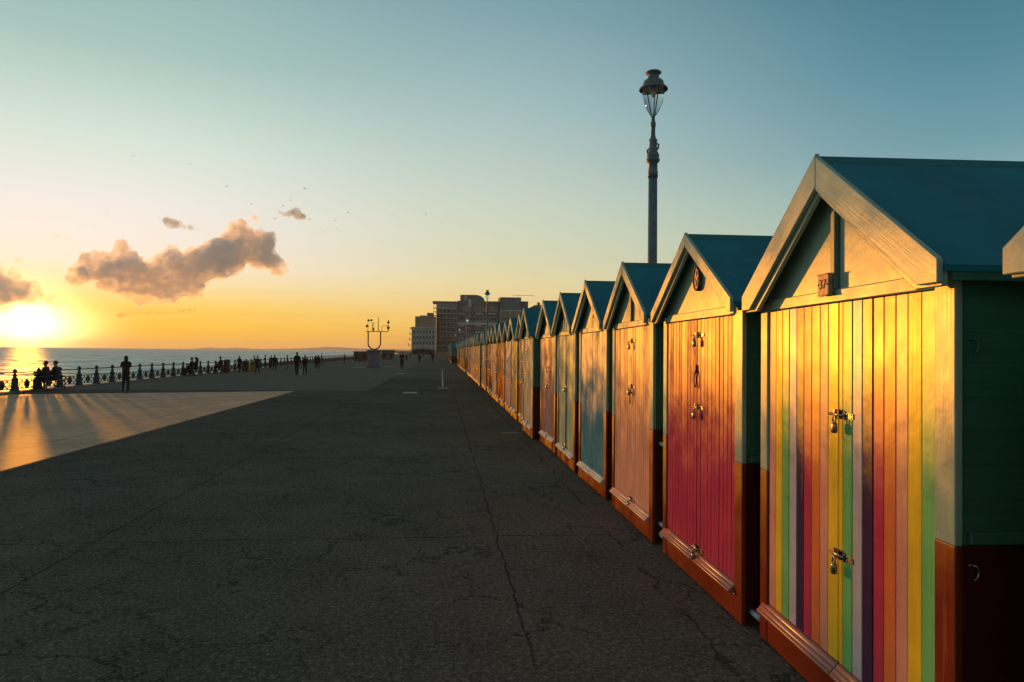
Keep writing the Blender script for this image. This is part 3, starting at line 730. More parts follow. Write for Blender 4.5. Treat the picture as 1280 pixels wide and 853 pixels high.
# the far run of the rail
b = MB()
yy = y00+36*PITCHR
b.tube([(0, 64, .855), (0, 230, .855)], .026, 6)
while yy < 230:
    for z in (.12, .50): b.box(-.018, .018, yy+.17, yy+PITCHR-.17, z, z+.035)
    c_ = yy+PITCHR/2; b.box(-.03, .03, c_-.2, c_+.2, .14, .5)
    for k in range(4):
        q_ = yy+.2+k*.4; b.tube([(0, q_, .15), (0, q_+.35, .5)], .02, 4); b.tube([(0, q_+.35, .15), (0, q_, .5)], .02, 4)
    if yy > y00+59.5*PITCHR: b.lathe([(.15, .05), (.12, .5), (.08, .62), (.05, .75), (.085, .85), (.02, .97)], 6, (0, yy))
    yy += PITCHR
o = b.obj('far_panel', IRON, rail); o['kind'] = 'stuff'

# ---- street lamps
m, nt = new_mat('lantern_glass')
gl = N(nt, 'ShaderNodeBsdfPrincipled'); gl.inputs['Base Color'].default_value = (.95, .93, .88, 1); gl.inputs['Roughness'].default_value = .08
gl.inputs['Transmission Weight'].default_value = .92; gl.inputs['IOR'].default_value = 1.12
out = N(nt, 'ShaderNodeOutputMaterial'); nt.links.new(gl.outputs[0], out.inputs[0])
GLASS = m
FROST = simple('frosted_mantle', (.72, .70, .64), .5, var=.05)
def make_lamp(label):
    root = empty('street_lamp', (0, 0, 0)); tag(root, label, 'street lamp', 'street lamps behind the beach huts')
    b = MB(); b.lathe([(.34, 0), (.34, .12), (.28, .18), (.26, .95), (.30, 1.0), (.30, 1.06), (.20, 1.2), (.17, 1.35), (.155, 1.5)], 16)
    b.obj('base', LAMPP, root)
    b = MB(); b.lathe([(.115, 1.49), (.098, 5.9)], 16); b.obj('pole', LAMPP, root)
    b = MB(); b.lathe([(.112, 5.86), (.112, 5.99), (.102, 6.01), (.102, 6.18), (.15, 6.22), (.155, 6.26), (.125, 6.30), (.145, 6.33), (.13, 6.38), (.10, 6.44), (.085, 6.56), (.085, 6.66), (.10, 6.69), (.065, 6.74), (.05, 6.80), (.045, 6.98), (.058, 7.0), (.058, 7.10), (.04, 7.12), (.04, 7.22)], 14)
    b.obj('collar', LAMPP, root)
    for a, z in ((5.6, 6.50), (2.6, 6.40)):
        b = MB(); c_, s_ = math.cos(a), math.sin(a); b.tube([(c_*.06, s_*.06, z-.05), (c_*.12, s_*.12, z), (c_*.13, s_*.13, z+.08), (c_*.08, s_*.08, z+.12)], .022, 6); b.obj('scroll_bracket', LAMPP, root)
    for k in range(3):
        b = MB(); a = k*2*math.pi/3+.5; c_, s_ = math.cos(a), math.sin(a)
        b.tube([(c_*.03, s_*.03, 7.2), (c_*.055, s_*.055, 7.35), (c_*.10, s_*.10, 7.65), (c_*.14, s_*.14, 7.86)], .012, 6); b.obj('stay', LAMPP, root)
    b = MB(); b.lathe([(.02, 7.22), (.075, 7.27), (.15, 7.39), (.205, 7.53), (.24, 7.70), (.25, 7.845)], 18); gb = b.obj('lantern_bowl', GLASS, root)
    b = MB(); b.lathe([(.015, 7.66), (.045, 7.68), (.05, 7.76), (.04, 7.84)], 12); b.obj('mantle', FROST, gb)
    b = MB(); b.lathe([(.26, 7.85), (.315, 7.82), (.325, 7.835), (.31, 7.865), (.24, 7.90), (.235, 7.96), (.215, 8.02), (.16, 8.06), (.125, 8.075), (.12, 8.17), (.17, 8.19), (.18, 8.215), (.14, 8.245), (.05, 8.27), (.004, 8.275)], 20)
    b.obj('lantern_hood', LAMPP, root)
    return root
lamp = make_lamp('tall grey street lamp with glass bowl lantern rising behind the salmon hut')
lx, ly = 4.66, 15.65
lamp.location = (lx, ly, 0)
Z1 = 16.0
lab = ['second street lamp from the camera, above the far row of huts', 'third street lamp from the camera, small against the brick building', 'fourth street lamp from the camera, faint before the scaffolding', 'fifth street lamp from the camera, tiny at the end of the huts']
for k in range(4):
    c_ = copy_tree(lamp); c_.location = (lx, ly+(k+1)*58.5, 0); c_['label'] = lab[k]

# ---- wind gauge monument
STONE = simple('grey_render', (.22, .22, .21), .8, var=.15, scale=3, bump=.01)
RUST = simple('weathered_steel', (.20, .10, .065), .55, .3, .3, 8)
g = ground(467.5, 459.9)
mo = empty('wind_monument', (g.x, g.y, 0), 0, 'grey plinth monument topped by a rusty U shaped frame with weather instruments', 'monument')
b = MB(); b.box(-.78, .78, -.78, .78, .005, .18); b.box(-.64, .64, -.64, .64, .18, 1.72); b.obj('plinth', STONE, mo, .02)
b = MB(); b.box(-.70, .70, -.70, .70, 1.72, 1.78); b.box(-.82, .82, -.82, .82, 1.781, 1.93); b.box(-.66, .66, -.66, .66, 1.931, 2.0); b.obj('cap', STONE, mo, .02)
pxm = .0956   # metres per photo pixel there
b = MB()
path = [(-.68, 0, 3.98), (-.68, 0, 2.9)]+[(-.68*math.cos(a), 0, 2.72-.68*math.sin(a)) for a in [k*math.pi/12 for k in range(13)]]+[(.68, 0, 2.9), (.68, 0, 3.98)]
b.tube(path, .075, 8); b.obj('u_frame', RUST, mo)
b = MB(); b.tube([(-.95, 0, 4.02), (1.55, 0, 4.02)], .045, 6); b.obj('beam', RUST, mo)
b = MB(); b.tube([(.42, 0, 4.0), (.42, 0, 5.65)], [.05, .03], 6); b.obj('mast', RUST, mo)
b = MB(); b.tube([(-.72, 0, 4.0), (-.72, 0, 5.1)], .025, 6); b.tube([(-.72, 0, 5.15), (-.35, 0, 5.3)], .035, 6); b.ball((-.66, 0, 5.27), .15, 8, 0, (1, .5, .8)); b.ball((-.32, 0, 5.30), .12, 8, 0, (1, .5, 1)); b.ball((-.80, 0, 4.63), .17, 8, 0, (1, .5, .9)); b.obj('wind_vane', RUST, mo)
b = MB(); b.tube([(-.16, 0, 4.0), (-.16, 0, 4.95)], .04, 6); b.tube([(-.42, 0, 4.42), (.0, 0, 4.42)], .025, 5); b.tube([(-.42, 0, 5.0), (.05, 0, 5.0)], .025, 5); b.ball((-.13, 0, 4.25), .15, 8, 0, (.8, .5, 1.3)); b.ball((-.18, 0, 4.75), .09, 8); b.obj('rain_gauge', RUST, mo)
b = MB(); b.tube([(.82, 0, 4.0), (.82, 0, 4.68), (1.5, 0, 4.70)], .03, 6); b.tube([(1.52, 0, 4.2), (1.52, 0, 5.25)], .03, 6)
b.ball((1.52, 0, 4.48), .17, 8, 0, (1, .5, 1)); b.ball((1.52, 0, 4.22), .16, 8, 0, (1, .6, .35)); b.ball((1.52, 0, 5.05), .15, 8, 0, (1, .5, .9)); b.ball((1.55, 0, 5.25), .08, 8); b.obj('cup_gauge', RUST, mo)

# ---- benches, bins
TIMB = simple('bench_timber', (.10, .065, .04), .6, var=.25, scale=12)
def make_bench(loc, rz, label):
    r = empty('park_bench', loc, rz, label, 'bench', 'benches facing the sea along the rail')
    b = MB()
    for k in range(4): b.box(-.9, .9, -.22+k*.115, -.125+k*.115, .43, .46)
    b.obj('seat', TIMB, r)
    b = MB()
    for k in range(3): b.box(-.9, .9, .245+k*.02, .275+k*.02, .54+k*.125, .635+k*.125)
    b.obj('backrest', TIMB, r)
    for x in (-.78, .78):
        b = MB(); b.tube([(x, -.20, .002), (x, -.18, .42), (x, .22, .42), (x, .30, .90)], .025, 6); b.tube([(x, .22, .42), (x, .27, .002)], .025, 6); b.tube([(x, -.2, .42), (x, -.2, .62), (x, .26, .66)], .02, 6)
        b.obj('frame', IRON, r)
    return r
bench_xy = []
for (px, py, lb) in ((64, 488.2, 'dark park bench nearest the camera at the sea rail, two people on it'), (233, 470, 'second dark park bench along the sea rail with two people seated'), (270, 466.5, 'third dark park bench along the rail, just beyond the second')):
    g = ground(px, py); g.x = max(g.x, RX+.75); make_bench((g.x, g.y, .003), R(90), lb); bench_xy.append(g)
def make_bin(px, py, h, w, colr, label):
    g = ground(px, py); r = empty('litter_bin', (g.x, g.y, .002), 0, label, 'litter bin')
    mt = simple('bin_'+label.split()[0], colr, .5)
    b = MB(); b.prism([(-w/2, -w/2), (w/2, -w/2), (w/2, w/2), (-w/2, w/2)], 'z', .03, h*.86); b.obj('body', mt, r, .03)
    b = MB(); b.prism([(-w*.56, -.56*w), (w*.56, -.56*w), (w*.56, .56*w), (-w*.56, .56*w)], 'z', h*.862, h*.93); b.prism([(-w*.4, -.4*w), (w*.4, -.4*w), (w*.4, .4*w), (-w*.4, .4*w)], 'z', h*.931, h); b.obj('lid', mt, r, .02)
    b = MB(); b.box(-w*.3, w*.3, -w*.505, -w*.5+.002, h*.66, h*.78); b.obj('slot', BLACKM, r)
make_bin(316.5, 464.6, .95, .5, (.34, .25, .03), 'mustard yellow litter bin beside the rail among the walkers')
make_bin(307, 465.0, .95, .5, (.06, .06, .035), 'olive dark litter bin left of the mustard yellow one')
make_bin(283.5, 466.5, 1.1, .42, (.13, .06, .035), 'brown tall bin shape standing in for a person by the rail beyond the third bench')  # bin form kept where a standing person was taken to be

# ---- low seafront shelters and walls far along the promenade
def low_block(px0, px1, pyb, h, dep, label, colr, cat='wall'):
    a_, b_ = ground(px0, pyb), ground(px1, pyb)
    r = empty('seafront_shelter', ((a_.x+b_.x)/2, a_.y, 0), 0, label, cat)
    w = (b_.x-a_.x)/2; mt = simple('shelter_'+label.split()[0], colr, .8, var=.25, scale=.8)
    m_ = MB(); m_.box(-w, w, 0, dep, .002, h*.86); m_.obj('wall', mt, r)
    m_ = MB(); m_.box(-w*1.03, w*1.03, -.2, dep+.2, h*.862, h); m_.obj('roof', simple('shelter_roof', (.16, .14, .12), .8), r)
    n = max(2, int(w/1.6))
    for k in range(n):
        x = -w+(k+.5)*2*w/n; m_ = MB(); m_.box(x-.4, x+.4, -.03, -.004, h*.25, h*.7); m_.obj('panel', simple('shelter_panel', (.07, .055, .045), .5), r)
low_block(442, 460.5, 452.0, 1.75, 3, 'brown low seafront shelter left of the wind monument', (.22, .13, .075), 'shelter')
low_block(476.5, 493, 450.2, 2.0, 3, 'tan low seafront shelter right of the wind monument', (.28, .19, .12), 'shelter')
# ================================================================== FAR BUILDINGS
def bmat(name, rgb, rough=.85, sc=.25): return simple(name, rgb, rough, var=.16, scale=sc)
BRICK = bmat('brown_brick', (.45, .34, .25)); BRICKD = bmat('dark_brick', (.30, .23, .18)); STUC = bmat('grey_stucco', (.48, .47, .42)); SLATE = bmat('slate_cladding', (.27, .26, .24))
BANDM = bmat('pale_band', (.70, .70, .66)); PANE = simple('dark_pane', (.05, .065, .075), .12, 0, .3, .3); FRAMEW = simple('window_frame_white', (.5, .5, .48), .6)
ZB = 350.0
def XB(px): return (.3870*(px-640)+34.2)
def HB(px, py): return (434.3+.0087*px-py)/F*ZB+H
def block(name, parent, mt, x0, x1, z0, z1, y0=0, y1=14):
    b = MB(); b.box(x0, x1, y0, y1, z0, z1); return b.obj(name, mt, parent)
def windows(parent, x0, x1, cols, rows, w, h, y=0, fr=FRAMEW, side=False):
    fm = MB(); t_ = .09
    for (p, q, r_, s) in ((-w/2, w/2, 0, t_), (-w/2, w/2, h-t_, h), (-w/2, -w/2+t_, t_, h-t_), (w/2-t_, w/2, t_, h-t_), (-t_/2, t_/2, t_, h-t_)): fm.box(p, q, -.10, -.002, r_, s)
    fme = fm.mesh('window', fr); pm_ = MB(); pm_.box(-w/2+.02, w/2-.02, -.05, -.004, .02, h-.02); pme = pm_.mesh('pane', PANE)
    for z in rows:
        for k in range(cols):
            x = x0+(k+.5)*(x1-x0)/cols
            o = put('window', fme, parent); o.location = (x, y, z); p = put('pane', pme, o)
def building(x, label, cat='building', dy=0): return empty('apartment_building', (x, ZB+dy, 0), 0, label, cat)
# A white stucco terrace with brown top floors
xa, xb = XB(515), XB(544.3); r = building(xa, 'grey stucco seafront building with brown upper floors, leftmost of the far blocks', dy=-6); w = xb-xa
hA = HB(530, 410); block('wall', r, STUC, 0, w, .005, hA)
rf = block('roof', r, bmat('brown_upper', (.45, .33, .23)), 1.6, w-.02, hA+.01, HB(535, 397.2), .2, 13); block('chimney', rf, BRICKD, w-4.2, w-1, HB(535, 397.2)+.01, HB(540, 392.5), 2, 8); block('parapet', rf, BRICKD, w-7.5, w-4.4, HB(535, 397.2)+.01, HB(540, 395.8), 2, 6)
b = MB(); b.box(-.25, w+.1, -.35, .0, hA-.45, hA-.05); b.obj('cornice', BANDM, r)
b = MB(); b.box(-.1, w+.05, -.25, -.003, hA*.30, hA*.30+.35); b.obj('cornice', BANDM, r)
windows(r, .6, w-.5, 7, [hA*.10, hA*.36, hA*.56, hA*.76], .95, 1.6)
for k, z in enumerate([hA*.33, hA*.53, hA*.73, hA*.92]):
    b = MB(); d_ = 1.5-.25*k; b.box(-d_, -.004, 1, 8, z, z+.18)
    for q in range(5): b.tube([(-d_+.05, 1.1+q*1.7, z+.18), (-d_+.05, 1.1+q*1.7, z+1.0)], .04, 4)
    b.tube([(-d_+.05, 1, z+1.0), (-d_+.05, 8, z+1.0)], .05, 4); b.obj('balcony', BRICKD, r)
# B scaffolded block
xa, xb = XB(545), XB(570.5); w = xb-xa; hB = HB(555, 379)
r = building(xa, 'brick apartment block wrapped in scaffolding below a flat overhanging roof'); block('wall', r, BRICK, 0, w, .005, hB)
block('roof', r, SLATE, -1.9, w+.2, hB+.01, hB+.55, -1.4, 14.5); block('glazing', r, BANDM, .3, w-.3, hB-3.0, hB-.4, -.10, -.004)
windows(r, .5, w-.4, 4, [2.2+k*3.05 for k in range(7)], 1.3, 1.7)
for k in range(3):
    z = hB-2.6-k*1.9; b = MB(); b.box(-1.7, -.004, .5, 6, z, z+.15); b.tube([(-1.6, .6, z), (-1.6, .6, z+1.1)], .05, 4); b.tube([(-1.6, .6, z+1.1), (-.05, .6, z+1.1)], .05, 4); b.obj('balcony', BRICKD, r)
TUBE = simple('scaffold_tube', (.5, .48, .45), .5, .0); BOARD = simple('scaffold_board', (.55, .47, .36), .8)
sc = empty('scaffolding', (xa, ZB-1.9, 0), 0, 'tall scaffolding of tubes and boarded lifts on the brick block front', 'scaffolding')
nl = 11
b = MB()
for k in range(7):
    for y in (0, 1.1): b.tube([(k*w/6, y, .003), (k*w/6, y, hB-.6)], .085, 5)
b.obj('standard', TUBE, sc)
for k in range(1, nl+1):
    z = k*(hB-1.2)/nl; b = MB(); b.box(-.2, w+.2, .05, 1.05, z, z+.34); o = b.obj('lift', BOARD, sc)
    b = MB(); b.tube([(-.2, -.06, z+1.0), (w+.2, -.06, z+1.0)], .045, 5); b.obj('guard_rail', TUBE, o)
b = MB()
for k in range(0, nl, 2):
    z0_, z1_ = k*(hB-1.2)/nl, (k+2)*(hB-1.2)/nl; b.tube([(0 if k % 4 else w, -.12, z0_), (w if k % 4 else 0, -.12, z1_)], .045, 5)
b.obj('brace', TUBE, sc)
# C main brick block
xa, xb = XB(571.2), XB(623); w = xb-xa; hC = HB(600, 376.5)
r = building(xa, 'long brown brick apartment block with pale band and curved penthouse', dy=2); block('wall', r, BRICK, 0, w, .005, hC)
block('band', r, BANDM, -.2, w*.97, HB(600, 406.5), HB(600, 403.8), -.5, -.004); block('band', r, SLATE, 0, w, hC-1.9, hC-.2, -.3, -.003); block('pier', r, BRICKD, w*.36, w*.385, .01, hC-2, -.45, -.003)
block('stair_tower', r, BANDM, w*.26, w*.33, HB(590, 384), HB(590, 374.5), -.55, -.003)
windows(r, .8, w*.96, 11, [2.0+k*3.0 for k in range(7)], 1.25, 1.55, -.006)
for k in range(6):
    z = 4.7+k*3.0
    if abs(z-HB(600, 405)) < 1.4: continue
    for (u0, u1) in ((.03, .17), (.44, .60), (.70, .93)):
        b = MB(); b.box(u0*w, u1*w, -1.1, -.004, z, z+.16); b.box(u0*w, u1*w, -1.1, -1.04, z+.45, z+.85)
        for q in range(9): x = u0*w+(u1-u0)*w*(q+.5)/9; b.box(x-.03, x+.03, -1.09, -1.05, z+.16, z+.75)
        b.obj('balcony', BANDM, r)
hp = HB(590, 368.6); pts = [(XB(575)-xa, hC+.01), (XB(605.5)-xa, hC+.01)]+[(XB(594)-xa+(XB(605.5)-XB(594))*math.cos(a), hC+.02+(hp-hC)*math.sin(a)) for a in [k*math.pi/12 for k in range(1, 7)]]+[(XB(575)-xa, hp)]
b = MB(); b.prism(pts, 'y', 1, 11); pe = b.obj('penthouse', SLATE, r)
block('window_wall', pe, FRAMEW, XB(579)-xa, XB(583)-xa, hC+.3, hC+2.6, .9, .996)
# D right block and lower neighbours
xa, xb = XB(623.8), XB(651); w = xb-xa; hD = HB(640, 372.3)
r = building(xa, 'square brown brick block with slate upper storeys right of the pale banded block', dy=-2); block('wall', r, BRICK, 0, w, .005, hD-6.4); block('upper_storey', r, SLATE, .1, w-.1, hD-6.39, hD, .1, 13.9)
block('band', r, BANDM, -.1, w+.1, hD-6.8, hD-6.3, -.3, -.004)
windows(r, .5, w-.5, 6, [2.0+k*3.0 for k in range(6)], 1.2, 1.6)
b = MB(); b.tube([(w-1, 5, hD), (w-1, 5, hD+1.6)], .08, 5); b.tube([(w-4, 5, hD+1.5), (w+7, 5, hD+1.3)], .10, 5); b.obj('roof_crane', TUBE, r)
for k in range(4):
    z = 4.7+k*3.0; b = MB(); b.box(.6, w-.6, -.9, -.004, z, z+.16); b.box(.6, w-.6, -.9, -.84, z+.4, z+.9); b.obj('balcony', BANDM, r)
xa, xb = XB(651.5), XB(660.5); w = xb-xa; hE = HB(655, 378)
r = building(xa, 'narrow dark brick block squeezed against the slate topped block', dy=1); block('wall', r, BRICKD, 0, w, .005, hE); block('parapet', r, BRICKD, -.1, w+.1, hE+.004, hE+.5, -.1, 14.1)
windows(r, .3, w-.3, 2, [2.0+k*3.0 for k in range(8)], 1.1, 1.5)
xa, xb = XB(661), XB(700); w = xb-xa; hF = HB(670, 386)
r = building(xa, 'low pitched slate roofed building mostly hidden behind the huts', dy=3); block('wall', r, BRICKD, 0, w, .005, hF)
b = MB(); b.prism([(0, hF+.005), (w, hF+.005), (w-2, hF+2.0), (3.5, hF+2.0)], 'y', 0, 14); ro = b.obj('roof', SLATE, r)
for q in (5.3, 9.4): block('chimney', ro, BRICKD, q, q+1.2, hF+1.2, hF+3.6, 4, 6)
windows(r, .5, w-.5, 7, [hF-3*k-2.4 for k in range(4)], 1.1, 1.5)
# hedges and a low wall at the buildings' feet
def leaf_mass(name, parent, mt, cx, cy, cz, rx, ry, rz, n, s, rnd):
    b = MB()
    for _ in range(n):
        while True:
            p = Vector((rnd.uniform(-1, 1), rnd.uniform(-1, 1), rnd.uniform(-1, 1)))
            if .35 < p.length < 1+.25*mnoise.noise(p*2.3+Vector((cx, cy, 0))): break
        q = Vector((cx+p.x*rx, cy+p.y*ry, cz+p.z*rz)); u = Vector((rnd.gauss(0, 1), rnd.gauss(0, 1), rnd.gauss(0, 1))).normalized(); v = u.orthogonal().normalized()
        k = s*rnd.uniform(.6, 1.3); b.add([q-u*k, q+v*k*.5, q+u*k, q-v*k*.5], [(0, 1, 2, 3)])
    return b.obj(name, mt, parent, fix=False)
HEDGE = simple('dark_shrub_leaves', (.06, .06, .025), .7, var=.4, scale=1.5)
rnd = random.Random(4)
for k, (px, hh_) in enumerate(((519.5, 2.6), (524.5, 3.0), (530, 3.1), (535.5, 2.7), (540, 2.2))):
    r = empty('shrub', (XB(px), ZB-14, 0), 0, ['leftmost rounded dark shrub below the stucco building', 'second dark shrub from the left below the stucco building', 'largest dark shrub, middle of the five below the stucco building', 'fourth dark shrub from the left below the stucco building', 'smallest dark shrub beside the scaffolded block'][k], 'shrub', 'shrubs below the stucco building')
    leaf_mass('foliage', r, HEDGE, 0, 0, hh_*.5, 1.5, 1.3, hh_*.5, 500, .22, rnd)
    b = MB(); b.tube([(0, 0, 0), (.1, 0, hh_*.5)], [.12, .06], 6); b.obj('stem', TIMB, r)
b = MB(); b.box(-1.6, 7.0, 0, .4, .003, 1.5); o = b.obj('garden_wall', bmat('sandy_wall', (.42, .27, .16))); o.location = (XB(549.5), ZB-20, 0)
tag(o, 'low sandy garden wall in front of the scaffolded block', 'wall')
# ================================================================== CLOUDS
def cloud(label, puffs, dist, voxel, dens, seed, amp=1.0, alb=(.992, .988, .990), th=(.32, .60)):
    """puffs: photo px, py, radius in px -> real ball at that distance; union remeshed and roughened"""
    rnd = random.Random(seed); bm = bmesh.new(); s = dist/F
    for (px, py, rr) in puffs:
        c_ = far(px, py, dist*(1+rnd.uniform(-.025, .025)))
        mt_ = Matrix.Translation(c_) @ Matrix.Diagonal((rr*s, rr*s*1.1, rr*s*.86, 1))
        bmesh.ops.create_icosphere(bm, subdivisions=3, radius=1, matrix=mt_)
    me = bpy.data.meshes.new('cloud'); bm.to_mesh(me); bm.free()
    cen = far(puffs[0][0], puffs[0][1], dist)
    me.transform(Matrix.Translation(-cen))
    o = bpy.data.objects.new('cloud', me); COL.objects.link(o)
    rm = o.modifiers.new('r', 'REMESH'); rm.mode = 'VOXEL'; rm.voxel_size = voxel*s
    dg = bpy.context.evaluated_depsgraph_get(); dg.update()
    me2 = bpy.data.meshes.new_from_object(o.evaluated_get(dg)); o.modifiers.clear(); o.data = me2
    me2.update()
    off = Vector((seed*7.1, 3, 1)); nv = [v.normal.copy() for v in me2.vertices]
    for v, nn in zip(me2.vertices, nv):
        p = v.co/s
        d = mnoise.noise(p*.045+off)*9+mnoise.noise(p*.11+off)*5.5+mnoise.noise(p*.24+off)*3.4+mnoise.noise(p*.5+off)*2.6
        v.co += nn*(d*amp-1.5*amp)*s*(1 if nn.z > -.2 else .65)
    me2.update(); o.data = me2; rm = o.modifiers.new('r', 'REMESH'); rm.mode = 'VOXEL'; rm.voxel_size = voxel*s*.7
    dg = bpy.context.evaluated_depsgraph_get(); dg.update()
    me3 = bpy.data.meshes.new_from_object(o.evaluated_get(dg)); o.modifiers.clear(); o.data = me3; me2 = me3
    m, nt = new_mat('cloud_vapour'); tc = N(nt, 'ShaderNodeTexCoord')
    n1 = NOISE(nt, tc.outputs['Object'], 1/(7*s), 6, .70)
    de = M(nt, 'MULTIPLY', SM(nt, n1.outputs[0], *th), dens/s)
    vs = N(nt, 'ShaderNodeVolumePrincipled'); vs.inputs['Color'].default_value = (*alb, 1); nt.links.new(de, vs.inputs['Density']); vs.inputs['Anisotropy'].default_value = .55
    out = N(nt, 'ShaderNodeOutputMaterial'); nt.links.new(vs.outputs[0], out.inputs[1])
    m.cycles.volume_step_rate = 2.0
    me2.materials.clear(); me2.materials.append(m); o.location = cen
    tag(o, label, 'cloud', 'low evening clouds'); return o
DC = 6000
cloud('large grey sunset cloud with bulging top over the sea', [(100,342,13),(118,334,19),(143,324,18),(150,344,24),(178,346,26),(200,352,26),(228,350,25),(212,368,15),(180,370,12),(160,362,13),(240,336,20),(250,332,24),(262,326,26),(285,318,26),(303,308,27),(299,286,13),(291,292,12),(312,292,11),(322,316,24),(338,324,14),(334,308,10),(326,284,6),(321,276,4),(86,348,7),(98,352,8),(200,334,16),(222,324,15),(238,320,13),(215,346,24),(236,362,14),(250,355,11),(250,368,7),(342,330,10),(330,300,13),(276,336,16),(130,360,10),(146,308,8),(156,312,8),(206,322,9),(345,336,7),(343,318,7),(252,345,12),(170,334,16),(224,333,14),(196,380,6),(170,383,5)], DC, 1.8, .15, 1)
cloud('small golden cloud at the left edge just above the sun', [(-30,360,26),(-8,362,24),(10,362,20),(17,349,12),(30,366,16),(46,372,12),(60,374,9),(71,376,6),(38,356,7),(-20,344,16),(5,378,10),(64,366,5)], DC, 2.2, .085, 2)
cloud('small grey wisp above the large cloud', [(199,272,3.5),(206,275,5.5),(213,278,7),(222,281,6.5),(231,283,5),(239,285,3.6),(247,287,2.4),(209,270,3)], DC, 1.3, .09, 3, .45, (.42, .48, .45), (.2, .6))  # darkened scatter colour stands in for shade on both wisps
cloud('right hand grey wisp of cloud among the gulls', [(349,266,3),(355,268,4),(362,267,5.5),(369,264,6),(373,269,6.5),(380,272,4.6),(386,274,3.2),(392,275,2)], DC, 1.3, .12, 4, .45, (.42, .48, .45), (.2, .6))
cloud('thin flat strip of cloud below the large grey cloud', [(146,395,1.8),(151,395,2.4),(157,394,2.2),(164,393,2.2),(171,392,2.4),(178,392,2.8),(186,391.5,3),(193,391,3.2),(199,391,2.4),(216,390,1.8),(222,389,2.4),(229,388.5,2.8),(236,388,2.8),(243,388,2.2),(249,388,1.6)], DC, 1.0, .12, 5, .3, (.6, .42, .3), (.2, .6))  # brownish scatter colour holds the strip's shade
cloud('tiny golden scrap of cloud above the sun', [(22,326,4),(27,329,3)], DC, .9, .08, 6, .3)
cloud('faint pale scrap of cloud left of the grey wisp', [(70,297,4),(80,296,3.5)], DC, .9, .05, 7, .3)
# ================================================================== GULLS
GULL = simple('gull_grey', (.12, .12, .12), .8)
BP = [(283.6,233.4,380),(381,236,330),(314.5,255,420),(354,257.5,380),(363.7,250.6,420),(133.4,266.8,420),(343.8,273.7,340),(380.5,270.6,380),(419.4,275.7,330),(421.8,286.7,360),(404,290,420),(435.5,266,430),(167,195,330),(238,205,360),(490,268,400),(532,268,400),(553,278,440)]
def gull_mesh(fl):
    b = MB(); b.tube([(0, -.28, 0), (0, -.12, .02), (0, .1, .02), (0, .26, .0), (0, .34, -.01)], [.02, .07, .08, .05, .01], 6)
    for s in (-1, 1):
        b.add([(0, -.10, .03), (s*.35, -.16, .03+fl*.22), (s*.72, -.02, .03+fl*.10), (s*.36, .06, .03+fl*.21), (0, .12, .03)], [(0, 1, 3, 4), (1, 2, 3)])
        b.add([(0, -.10, .015), (s*.35, -.16, .015+fl*.22), (s*.72, -.02, .028+fl*.10), (s*.36, .06, .015+fl*.21), (0, .12, .015)], [(4, 3, 1, 0), (3, 2, 1)])
    b.add([(-.05, .24, 0), (.05, .24, 0), (.09, .44, 0), (-.09, .44, 0), (-.05, .24, -.01), (.05, .24, -.01), (.09, .44, -.008), (-.09, .44, -.008)], [(0, 1, 2, 3), (7, 6, 5, 4)])
    return b.mesh('gull', GULL)
gm = [gull_mesh(f) for f in (1, .4, -.7)]
for k, (px, py, d) in enumerate(BP):
    o = put('gull', gm[k % 3]); o.location = far(px, py, d); o.rotation_euler = (random.uniform(-.3, .3), random.uniform(-.5, .5), random.uniform(0, 6.28)); o.scale = (1.35,)*3
    tag(o, 'tiny dark gull gliding in the evening sky', 'bird', 'gulls in the sky')
